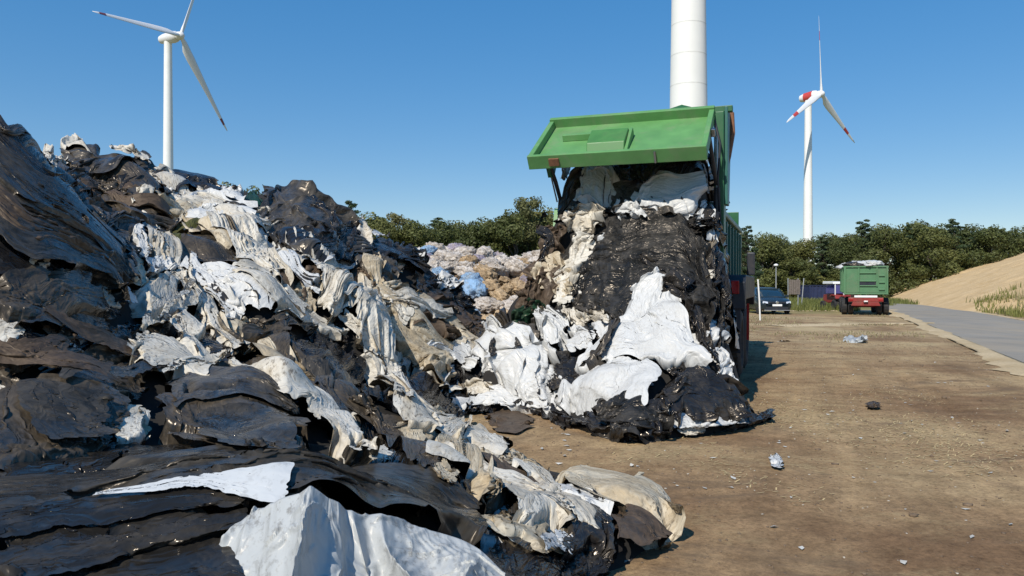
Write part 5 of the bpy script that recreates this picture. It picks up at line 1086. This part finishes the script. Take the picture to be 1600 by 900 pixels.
for k, (px, py, c_) in enumerate(STRANDS):
    L_ = STR.uniform(42, 78) * (1 + max(0, py - 450) / 600); a = STR.uniform(.25, 1.15) if px > 230 else STR.uniform(-.2, .6); w = STR.uniform(8, 17) * (1 + max(0, py - 450) / 700); cv = STR.uniform(-.35, .35)
    secs = []
    for t_ in (-1, -.33, .33, 1):
        an = a + cv * t_; x_ = px + math.cos(a) * L_ * t_ - math.sin(a) * cv * L_ * .4 * (t_ * t_ - .5); y_ = py + (math.sin(a) * L_ * t_ + math.cos(a) * cv * L_ * .4 * (t_ * t_ - .5)) * .85; ww = w * STR.uniform(.6, 1.25)
        secs.append((x_ + math.sin(an) * ww, y_ - math.cos(an) * ww, x_ - math.sin(an) * ww, y_ + math.cos(an) * ww))
    sh(c_, secs, STR.uniform(1.6, 2.1), 1.03, STR.uniform(.10, .17), 'narrow twisted %s strand draped over the heap' % dict(D='soiled white', M='muddy black', B='brown', G='dusty black', Y='cream', K='black', W='clean white')[c_], 'M', 'film_strand')

# fillers: small pieces filling the gaps between the sheets
FILL = []
fpoly_x = [0, 60, 240, 420, 560, 660, 760]
def fill_ok(px, py):
    top = np.interp(px, [0, 60, 80, 200, 240, 330, 400, 440, 480, 550, 590, 650, 700, 760], [230, 270, 255, 245, 275, 300, 318, 305, 300, 370, 380, 405, 440, 500])
    bot = np.interp(px, [0, 560, 600, 640, 660, 700, 760, 800, 850, 900, 940, 1000], [900, 900, 900, 900, 900, 890, 890, 890, 890, 880, 870, 850])
    if not (top < py < bot): return False
    if px > 610 and 638 < py < 660 + (px - 610) * .35: return False
    if px > 760 and py < 740: return False
    return True
cols = ['K'] * 5 + ['G'] * 4 + ['M'] * 5 + ['B'] * 3 + ['D'] * 4 + ['Y'] * 2 + ['W'] * 2 + ['X'] * 2
fr = random.Random(5); tries = 0
while len(FILL) < 125 and tries < 5000:
    tries += 1; px = fr.uniform(-40, 980); py = fr.uniform(240, 890)
    if not fill_ok(max(px, 0), py): continue
    s = fr.uniform(22, 48) * (0.75 + .6 * max(0, (py - 400) / 500)); a = fr.uniform(-.7, .9); dx, dy = math.cos(a) * s, math.sin(a) * s * .7; ex, ey = -math.sin(a) * s * fr.uniform(.35, .6), math.cos(a) * s * fr.uniform(.4, .65)
    colr = fr.choice(cols)
    if py > 730 and px < 760: colr = fr.choice('SP')
    FILL.append((colr, [(px - dx - ex, py - dy - ey, px - dx + ex, py - dy + ey), (px - ex, py - ey - 3, px + ex, py + ey + 3), (px + dx - ex, py + dy - ey, px + dx + ex, py + dy + ey)], fr.uniform(1.3, 1.7), fr.uniform(1.1, 1.35), fr.uniform(.0, .03), 'heap'))
while len(FILL) < 180 and tries < 9000:
    tries += 1; px = fr.uniform(780, 1120); py = fr.uniform(330, 650)
    if px < 870 and py < 500: continue
    s = fr.uniform(16, 34); a = fr.uniform(-1.2, 1.2); dx, dy = math.cos(a) * s, math.sin(a) * s; ex, ey = -math.sin(a) * s * .5, math.cos(a) * s * .5
    FILL.append((fr.choice('KKXXGMDWW'), [(px - dx - ex, py - dy - ey, px - dx + ex, py - dy + ey), (px - ex, py - ey, px + ex, py + ey), (px + dx - ex, py + dy - ey, px + dx + ex, py + dy + ey)], fr.uniform(1.3, 1.7), fr.uniform(1.15, 1.4), fr.uniform(.0, .05), 'load'))

GRID = {'L': (116, 72), 'M': (76, 50), 'S': (38, 28), 'F': (34, 24)}
def patch(secs, R, Cn, seed, ea, el, lift):
    """patch through the cross-sections, laid on the heap surface, with its surplus material already gathered into folds"""
    A_ = np.array([hit(s[0], s[1]) for s in secs]); B_ = np.array([hit(s[2], s[3]) for s in secs])
    if len(secs) == 2: A_ = np.array([A_[0], (A_[0] + A_[1]) / 2, A_[1]]); B_ = np.array([B_[0], (B_[0] + B_[1]) / 2, B_[1]])
    a = path_pts(A_, R); b = path_pts(B_, R); t = np.linspace(0, 1, Cn)[None, :, None]
    G = a[:, None, :] * (1 - t) + b[:, None, :] * t
    i = np.linspace(0, 1, R)[:, None]; j = np.linspace(0, 1, Cn)[None, :]
    du = G[-1:, :, :] - G[:1, :, :]; dv = G[:, -1:, :] - G[:, :1, :]
    L_ = np.linalg.norm(du, axis=-1).mean(); W_ = np.linalg.norm(dv, axis=-1).mean(); asp = max(L_ / max(W_, .05), .3)
    # uneven torn outline
    nu = fbm(j * 3.5 + seed * 3.1 + 0 * i, i * 2 + seed, 3); nv_ = fbm(i * 3.5 * asp + seed * 1.7 + 0 * j, j * 2 - seed, 3)
    G = G + dv * (nv_ * .15 * np.abs(2 * j - 1))[..., None] + du * (nu * .14 / max(asp, 1) * np.abs(2 * i - 1))[..., None]
    h, gx_, gy_ = hlook(G[..., 0], G[..., 1], Hs32, GHx, GHy)
    gx_ = gx_ * .6 + gx_.mean() * .4; gy_ = gy_ * .6 + gy_.mean() * .4
    inv = 1 / np.sqrt(1 + gx_ ** 2 + gy_ ** 2); nrm = np.stack([-gx_ * inv, -gy_ * inv, inv], -1)
    lv = lift * (.55 + .9 * np.clip(.5 + .8 * vnoise(i * 2.2 + seed, j * 2.2 - seed), 0, 1.3))
    eg = np.minimum(np.minimum(i, 1 - i) * min(asp, 2.2), np.minimum(j, 1 - j)) + 0 * i * j
    tk = (1 - sstep(0, .26, eg)) * sstep(.0, .35, vnoise(i * 3 * min(asp, 2) + seed * 5, j * 3 - seed * 3)) * (0 if W_ < .22 or (lift > .135 and ea < 1.12) else 1)
    td = min(.08, .2 * W_)
    lv = lv * (1 - tk) - tk * td
    G[..., 2] = np.maximum(G[..., 2], h); G = G + nrm * (lv + .015)[..., None]
    Dm = float(G[..., 1].mean()); vd = dv / (np.linalg.norm(dv, axis=-1, keepdims=True) + 1e-6); ud = du / (np.linalg.norm(du, axis=-1, keepdims=True) + 1e-6)
    pleat = ea >= 1.4 and el <= 1.06
    def folds(width, c, c2, asp_, ex, s, lam):
        nf = max(1.5, width / lam)
        wob = 1.5 * fbm(c2 * 1.4 * asp_ + s, c * 1.6 + s * .7, 3) + .5 * vnoise(c2 * 4 * asp_ - s, c * 5)
        if pleat: wob = wob * .3
        ph = nf * c * (1 + .45 * vnoise(c2 * 1.3 + s, 2.2 * c + s)) + wob
        A = .5 * (width / nf) * math.sqrt(max(ex - 1, 0)) * np.clip(.65 + 1.0 * vnoise(c * 2.7 + s * 2, c2 * (.9 if pleat else 2.7) * min(asp_, 2) - s), .22, 1.5)
        sn = .3 * np.abs(np.sin(np.pi * ph)) + .7 * (1 - np.abs(2 * (ph % 1.0) - 1)); m = np.clip(.5 + 1.3 * vnoise(c * 3 - s, c2 * (.7 if pleat else 2) + s), 0, 1)
        return A * (sn * m + (1 - sn ** .8) * (1 - m)) * 1.25, A * .38 * np.sin(2 * np.pi * ph)
    lam = min(.30, max(.15 if Dm < 4 else .10, .020 * Dm)) * (0.8 + .5 * ((seed * 7.3) % 1.0)) * ((.6 if Dm > 4.5 else .85) if pleat else 1) * (1.25 if el > 1.9 else 1)
    h1, l1 = folds(W_, j + 0 * i, i + 0 * j, asp, ea, seed, lam); h2, l2 = folds(L_, i + 0 * j, j + 0 * i, 1 / asp, el, seed + 31, lam * (1.0 if el > ea else 1.5))
    h3, l3 = folds(W_, j + .35 * i, i + 0 * j, asp, 1 + (ea - 1) * .35 + (el - 1) * .3, seed + 57, lam * .45)
    h4, l4 = folds(L_, i - .3 * j, j + 0 * i, 1 / asp, 1 + (el - 1) * .5 + .02, seed + 83, lam * .55)
    if pleat: h2, l2, h4, l4 = h2 * .3, l2 * .3, h4 * .25, l4 * .25
    G = G + nrm * (h1 + h2 + .8 * h3 + .8 * h4)[..., None] + vd * (l1 + l3)[..., None] + ud * (l2 + l4)[..., None]
    return np.concatenate([G, (lift * .8 * (1 - tk) - td * tk)[..., None]], -1)
def simulate(G, lift, iters):
    """position-based cloth: lets the gathered sheets sag and settle on the heap"""
    X = np.ascontiguousarray(G[..., :3]).astype(np.float32); off = G[..., 3].astype(np.float32) + np.float32(.006); n, R, Cn, _ = X.shape
    x0 = X.copy()
    r_l = np.linalg.norm(X[:, 1:] - X[:, :-1], axis=-1); r_c = np.linalg.norm(X[:, :, 1:] - X[:, :, :-1], axis=-1)
    b_l = np.linalg.norm(X[:, 3:] - X[:, :-3], axis=-1); b_c = np.linalg.norm(X[:, :, 3:] - X[:, :, :-3], axis=-1)
    d_1 = np.linalg.norm(X[:, 1:, 1:] - X[:, :-1, :-1], axis=-1); d_2 = np.linalg.norm(X[:, 1:, :-1] - X[:, :-1, 1:], axis=-1)
    prev = X.copy()
    def solve(a, b, rest, k, only_short=False):
        d = X[b] - X[a]; L = np.sqrt((d * d).sum(-1)) + 1e-7
        e = (L - rest) / L
        if only_short: e = np.minimum(e, 0)
        d *= (e * (.5 * k))[..., None]; X[a] += d; X[b] -= d
    sl = slice
    for it in range(iters):
        v = (X - prev) * .88; prev = X.copy(); X = X + v; X[..., 2] -= .0012
        X += (x0 - X) * np.float32(.006)
        for o in (0, 1):
            solve((sl(None), sl(o, R - 1, 2)), (sl(None), sl(o + 1, R, 2)), r_l[:, o::2], .9)
            solve((sl(None), sl(None), sl(o, Cn - 1, 2)), (sl(None), sl(None), sl(o + 1, Cn, 2)), r_c[:, :, o::2], .9)
        for o in (0, 1):
            solve((sl(None), sl(o, R - 1, 2), sl(0, Cn - 1)), (sl(None), sl(o + 1, R, 2), sl(1, Cn)), d_1[:, o::2], .2)
            solve((sl(None), sl(o, R - 1, 2), sl(1, Cn)), (sl(None), sl(o + 1, R, 2), sl(0, Cn - 1)), d_2[:, o::2], .2)
        if it % 2 == 0:
            for o in (0, 1, 2):
                solve((sl(None), sl(o, R - 3, 3)), (sl(None), sl(o + 3, R, 3)), b_l[:, o::3], .2, True)
                solve((sl(None), sl(None), sl(o, Cn - 3, 3)), (sl(None), sl(None), sl(o + 3, Cn, 3)), b_c[:, :, o::3], .2, True)
        h, gx_, gy_ = hlook(X[..., 0], X[..., 1], Hs32, GHx, GHy)
        inv = 1 / np.sqrt(1 + gx_ * gx_ + gy_ * gy_); d = (X[..., 2] - h) * inv - off
        pen = np.minimum(d, 0); hitm = (d < .004)[..., None]
        X -= np.stack([-gx_ * inv * pen, -gy_ * inv * pen, inv * pen], -1)
        prev = np.where(hitm, prev + (X - prev) * np.float32(.6), prev)
    S_ = X.copy(); S_[:, 1:-1, 1:-1] = X[:, 1:-1, 1:-1] * .8 + .05 * (X[:, :-2, 1:-1] + X[:, 2:, 1:-1] + X[:, 1:-1, :-2] + X[:, 1:-1, 2:])
    return S_, r_l, r_c
def sheet_obj(name, V, rl, rc, mat, subsurf, swap):
    R, Cn = V.shape[:2]; id_ = np.arange(R * Cn).reshape(R, Cn)
    Q = np.stack([id_[:-1, :-1], id_[:-1, 1:], id_[1:, 1:], id_[1:, :-1]], -1).reshape(-1, 4)
    c = V.reshape(-1, 3).mean(0); 
    # front face (colour side) towards sky and yard
    n_ = np.cross(V[1:, :-1] - V[:-1, :-1], V[:-1, 1:] - V[:-1, :-1]).reshape(-1, 3).mean(0)
    if n_[2] * .6 - n_[1] > 0: Q = Q[:, ::-1]
    o = quads_obj(name, V.reshape(-1, 3) - c, Q, mat, smooth=True); o.location = c
    u = np.concatenate([[0], np.cumsum(rl.mean(1))]); v = np.concatenate([[0], np.cumsum(rc.mean(0))])
    UV = np.stack(np.meshgrid(u, v, indexing='ij'), -1).reshape(-1, 2).astype(np.float32)
    if swap: UV = UV[:, ::-1]
    uvl = o.data.uv_layers.new(name='UVMap'); uvl.data.foreach_set('uv', UV[Q.ravel()].ravel())
    if subsurf:
        md = o.modifiers.new('smooth', 'SUBSURF'); md.levels = 1; md.render_levels = 1
    return o
groups = {}
for k, s in enumerate(S): groups.setdefault(s[6] or 'M', []).append((k, s))
for key, lst in groups.items():
    R, Cn = GRID[key]
    G = np.stack([patch(s[1], R, Cn, k * 1.37 + 2, s[2], s[3], s[4]) for k, s in lst])
    X, rl, rc = simulate(G, np.array([s[4] for _, s in lst]), 60)
    for i, (k, s) in enumerate(lst):
        o = sheet_obj(s[7], X[i], rl[i], rc[i], KEY[s[0]], False, s[3] > s[2]); tag(o, s[5], s[8], (s[5].replace('narrow ', '').replace(' strand draped over', ' strands on')) if s[7] == 'film_strand' else None)
R, Cn = GRID['F']
G = np.stack([patch(s[1], R, Cn, k * 2.11 + 40, s[2], s[3], s[4]) for k, s in enumerate(FILL)])
X, rl, rc = simulate(G, np.array([s[4] for s in FILL]), 50)
WORD = dict(S='smooth black', P='smooth dusty black', K='black', X='glossy black', G='dusty black', M='muddy black', B='brown', D='soiled white', Y='cream', W='white')
for i, s in enumerate(FILL):
    o = sheet_obj('film_scrap', X[i], rl[i], rc[i], KEY[s[0]], False, False)
    if s[5] == 'heap': tag(o, 'small %s crumpled scrap stuffed between larger sheets of the heap' % WORD[s[0]], 'plastic film', 'small %s scraps in the heap' % WORD[s[0]])
    else: tag(o, 'small %s crumpled scrap within the load pouring from the truck' % WORD[s[0]], 'plastic film', 'small %s scraps in the load' % WORD[s[0]])

# clean white film standing up like a small tent in the foreground: creases fan out from its ridge
def tent_sheet():
    Rr, Cc = 230, 84
    ridge = np.array([at(x_, y_, d_) for x_, y_, d_ in ((388, 806, 2.56), (402, 796, 2.54), (436, 784, 2.50), (472, 766, 2.46), (500, 770, 2.48), (526, 786, 2.54), (556, 806, 2.62), (610, 812, 2.72), (668, 828, 2.80), (730, 850, 2.80), (790, 895, 2.66))])
    base = np.array([at(x_, y_, d_) for x_, y_, d_ in ((296, 925, 2.40), (335, 955, 2.26), (400, 965, 2.18), (455, 968, 2.10), (505, 962, 2.18), (548, 950, 2.34), (590, 935, 2.46), (630, 935, 2.46), (680, 935, 2.46), (730, 935, 2.44), (775, 945, 2.40))])
    a = path_pts(ridge, Rr); b = path_pts(base, Rr); i = np.linspace(0, 1, Rr)[:, None]; j = np.linspace(-.32, 1, Cc)[None, :]
    back = np.array((0, .30, -.22))
    jp = np.clip(j, 0, 1)[..., None]; jn = np.clip(-j, 0, 1)[..., None] / .32
    G = a[:, None, :] * (1 - jp) + b[:, None, :] * jp + back * jn
    ph = 5.6 * i + 1.7 * vnoise(i * 4.3 + 4, 1.7 + .8 * j)
    tri = .7 * (1 - np.abs(2 * (ph % 1) - 1)) + .3 * np.sin(np.pi * (ph % 1)) ** 2; am = np.clip(.6 + 1.3 * vnoise(i * 6 + 2, 7.7 + j * 1.6), .08, 1.5)
    ph2 = 22 * i + 3.0 * vnoise(i * 6 + 1, j * 2.2) + 4.0 * j * vnoise(i * 4.2, 4.4 + 0 * j); tri2 = 1 - np.abs(2 * (ph2 % 1) - 1)
    ph3 = 4 * j + 7 * i + 1.6 * fbm(i * 7, j * 3, 3); tri3 = np.maximum(0, 1 - np.abs(2 * (ph3 % 1) - 1) * 2.5)
    jj_ = np.clip(np.abs(j), .12, 1)
    h_ = (.02 + .085 * jj_) * am * tri + .013 * (.25 + jj_) * tri2 * np.clip(.3 + 1.5 * vnoise(i * 8 + 11, j * 3), 0, 1.2) + .022 * tri3 * np.clip(.2 + vnoise(i * 9, j * 5) * 2, 0, 1) + .02 * fbm(i * 5 + 3, j * 2.5, 3)
    G = G + np.array((0, -.72, .68)) * h_[..., None] + np.array((1, 0, 0)) * (.02 * np.sin(2 * np.pi * ph) * np.abs(j))[..., None]
    rl_ = np.linalg.norm(G[1:] - G[:-1], axis=-1); rc_ = np.linalg.norm(G[:, 1:] - G[:, :-1], axis=-1)
    return tag(sheet_obj('film_sheet', G, rl_, rc_, KEY['T'], False, True), 'clean white creased film peaked up like a tent over the foreground black film', 'plastic film')
tent_sheet()

# ------------------------------------------------------------------ coloured film bales behind
def bales_h(x, y):
    ridge = 2.6 + .25 * vnoise(x * .7, 3.1) - .10 * np.maximum(x - 1, 0) - .18 * np.maximum(-3.0 - x, 0)
    return np.maximum(ridge * np.clip(1 - (np.abs(y - 27) / 4.4) ** 1.5, 0, 1) * sstep(-9, -6, x) * (1 - sstep(3.0, 5.5, x)), 0)
bx_g = np.linspace(-9, 6, 90); by_g = np.linspace(22, 32, 60); BX, BY = np.meshgrid(bx_g, by_g); BZ = bales_h(BX, BY) - .15
id_ = np.arange(BX.size).reshape(BX.shape); Q = np.stack([id_[:-1, :-1], id_[:-1, 1:], id_[1:, 1:], id_[1:, :-1]], -1).reshape(-1, 4)
tag(quads_obj('packed_bales', np.stack([BX, BY, BZ], -1).reshape(-1, 3), Q[(BZ.ravel()[Q] > -.14).any(1)], 'clod', smooth=True), 'dark inside of the long pile of coloured film bundles', 'film', kind='stuff')
def bundle_mesh(seed):
    bm = bmesh.new(); bmesh.ops.create_icosphere(bm, subdivisions=4, radius=1)
    off_ = Vector((seed * 7.1, seed * 3.3, seed * 1.9))
    for v in bm.verts:
        p = v.co.copy(); r = 1 + .22 * mnoise.noise(p * 1.3 + off_)
        q_ = p * 2.2 + off_ + Vector((mnoise.noise(p * 2 + off_), mnoise.noise(p * 2 - off_), 0)) * .8
        r += .5 * (abs(mnoise.noise(q_)) - .2) + .3 * (abs(mnoise.noise(q_ * 2.3)) - .2) + .14 * (abs(mnoise.noise(q_ * 5)) - .2)
        v.co = Vector((p.x * r, p.y * r, p.z * r * .72))
    me = bpy.data.meshes.new('film_bundle'); bm.to_mesh(me)
    uvl = me.uv_layers.new(name='UVMap'); co = np.array([v.co[:] for v in bm.verts]); bm.free()
    li = np.zeros(len(me.loops), np.int32); me.loops.foreach_get('vertex_index', li)
    uvl.data.foreach_set('uv', (co[li][:, [0, 2]] + co[li][:, [1, 1]] * .6).astype(np.float32).ravel())
    me.polygons.foreach_set('use_smooth', [True] * len(me.polygons))
    return me
BCOL = [('tan_film', 'tan'), ('clear_film', 'milky'), ('blue_film', 'blue'), ('lilac_film', 'lilac-grey')]
BM = {}
for mname, w in BCOL:
    for k in range(3):
        me = bundle_mesh(k * 4 + len(w)); me.materials.append(MATS[mname]); BM[(mname, k)] = me
br = random.Random(3); cnt = 0; tries = 0; placed = []
while cnt < 230 and tries < 6000:
    tries += 1; x = br.uniform(-6.5, 3.6); y = br.uniform(23.0, 27.6); z = float(bales_h(np.array(x), np.array(y)))
    if z < .15: continue
    s = br.uniform(.20, .40)
    if any((x - a) ** 2 + (y - b_) ** 2 + (z - c_) ** 2 < (.62 * (s + d_)) ** 2 for a, b_, c_, d_ in placed): continue
    placed.append((x, y, z, s)); cnt += 1
    px_ = CX + x / y * F
    n_ = float(vnoise(x * .55 + 5, y * .3 + z * .9))
    if br.random() < .25: ck = br.choice(BCOL)
    else: ck = BCOL[0] if n_ < -.05 else (BCOL[1] if n_ < .28 else br.choice([BCOL[2], BCOL[3], BCOL[1]]))
    if z > 2.0 and br.random() < .5: ck = BCOL[1]
    o = bpy.data.objects.new('film_bundle', BM[(ck[0], br.randrange(3))]); C.objects.link(o)
    o.location = (x, y, z + s * .15); o.rotation_euler = (br.uniform(-.5, .5), br.uniform(-.5, .5), br.uniform(0, 6.28)); o.scale = (s * 1.15, s * 1.15, s * br.uniform(.85, 1.15))
    tag(o, 'crumpled %s film bundle in the coloured pile before the wood' % ck[1], 'plastic film', '%s bundles in the coloured pile' % ck[1])

# film heaped on the far trailer
for k, (x, y, z, s, sx) in enumerate(((-.55, .7, 2.74, .5, 1.2), (.45, .5, 2.86, .46, 1.3), (.2, 2.2, 2.8, .62, 1.4), (-.3, 4.0, 2.8, .62, 1.4))):
    me = BM[('clear_film', k % 3)]; me2 = me.copy(); me2.materials[0] = MATS['dusty_black_film' if k == 0 else 'white_film']
    o = bpy.data.objects.new('film_bundle', me2); C.objects.link(o)
    c_, s_ = math.cos(math.radians(-20)), math.sin(math.radians(-20)); o.location = (19.3 + (x * c_ - y * s_) * .93, 41.9 + (x * s_ + y * c_) * .93, z * .97); o.scale = (s * sx, s, s * .7); o.rotation_euler = (0, 0, k)
    tag(o, ['dark crumpled film bundle on the trailer load at its left rear', 'bright white film bundle topping the trailer load at its right rear', 'white film bundle in the middle of the trailer load', 'white film bundle at the front of the trailer load'][k], 'plastic film')
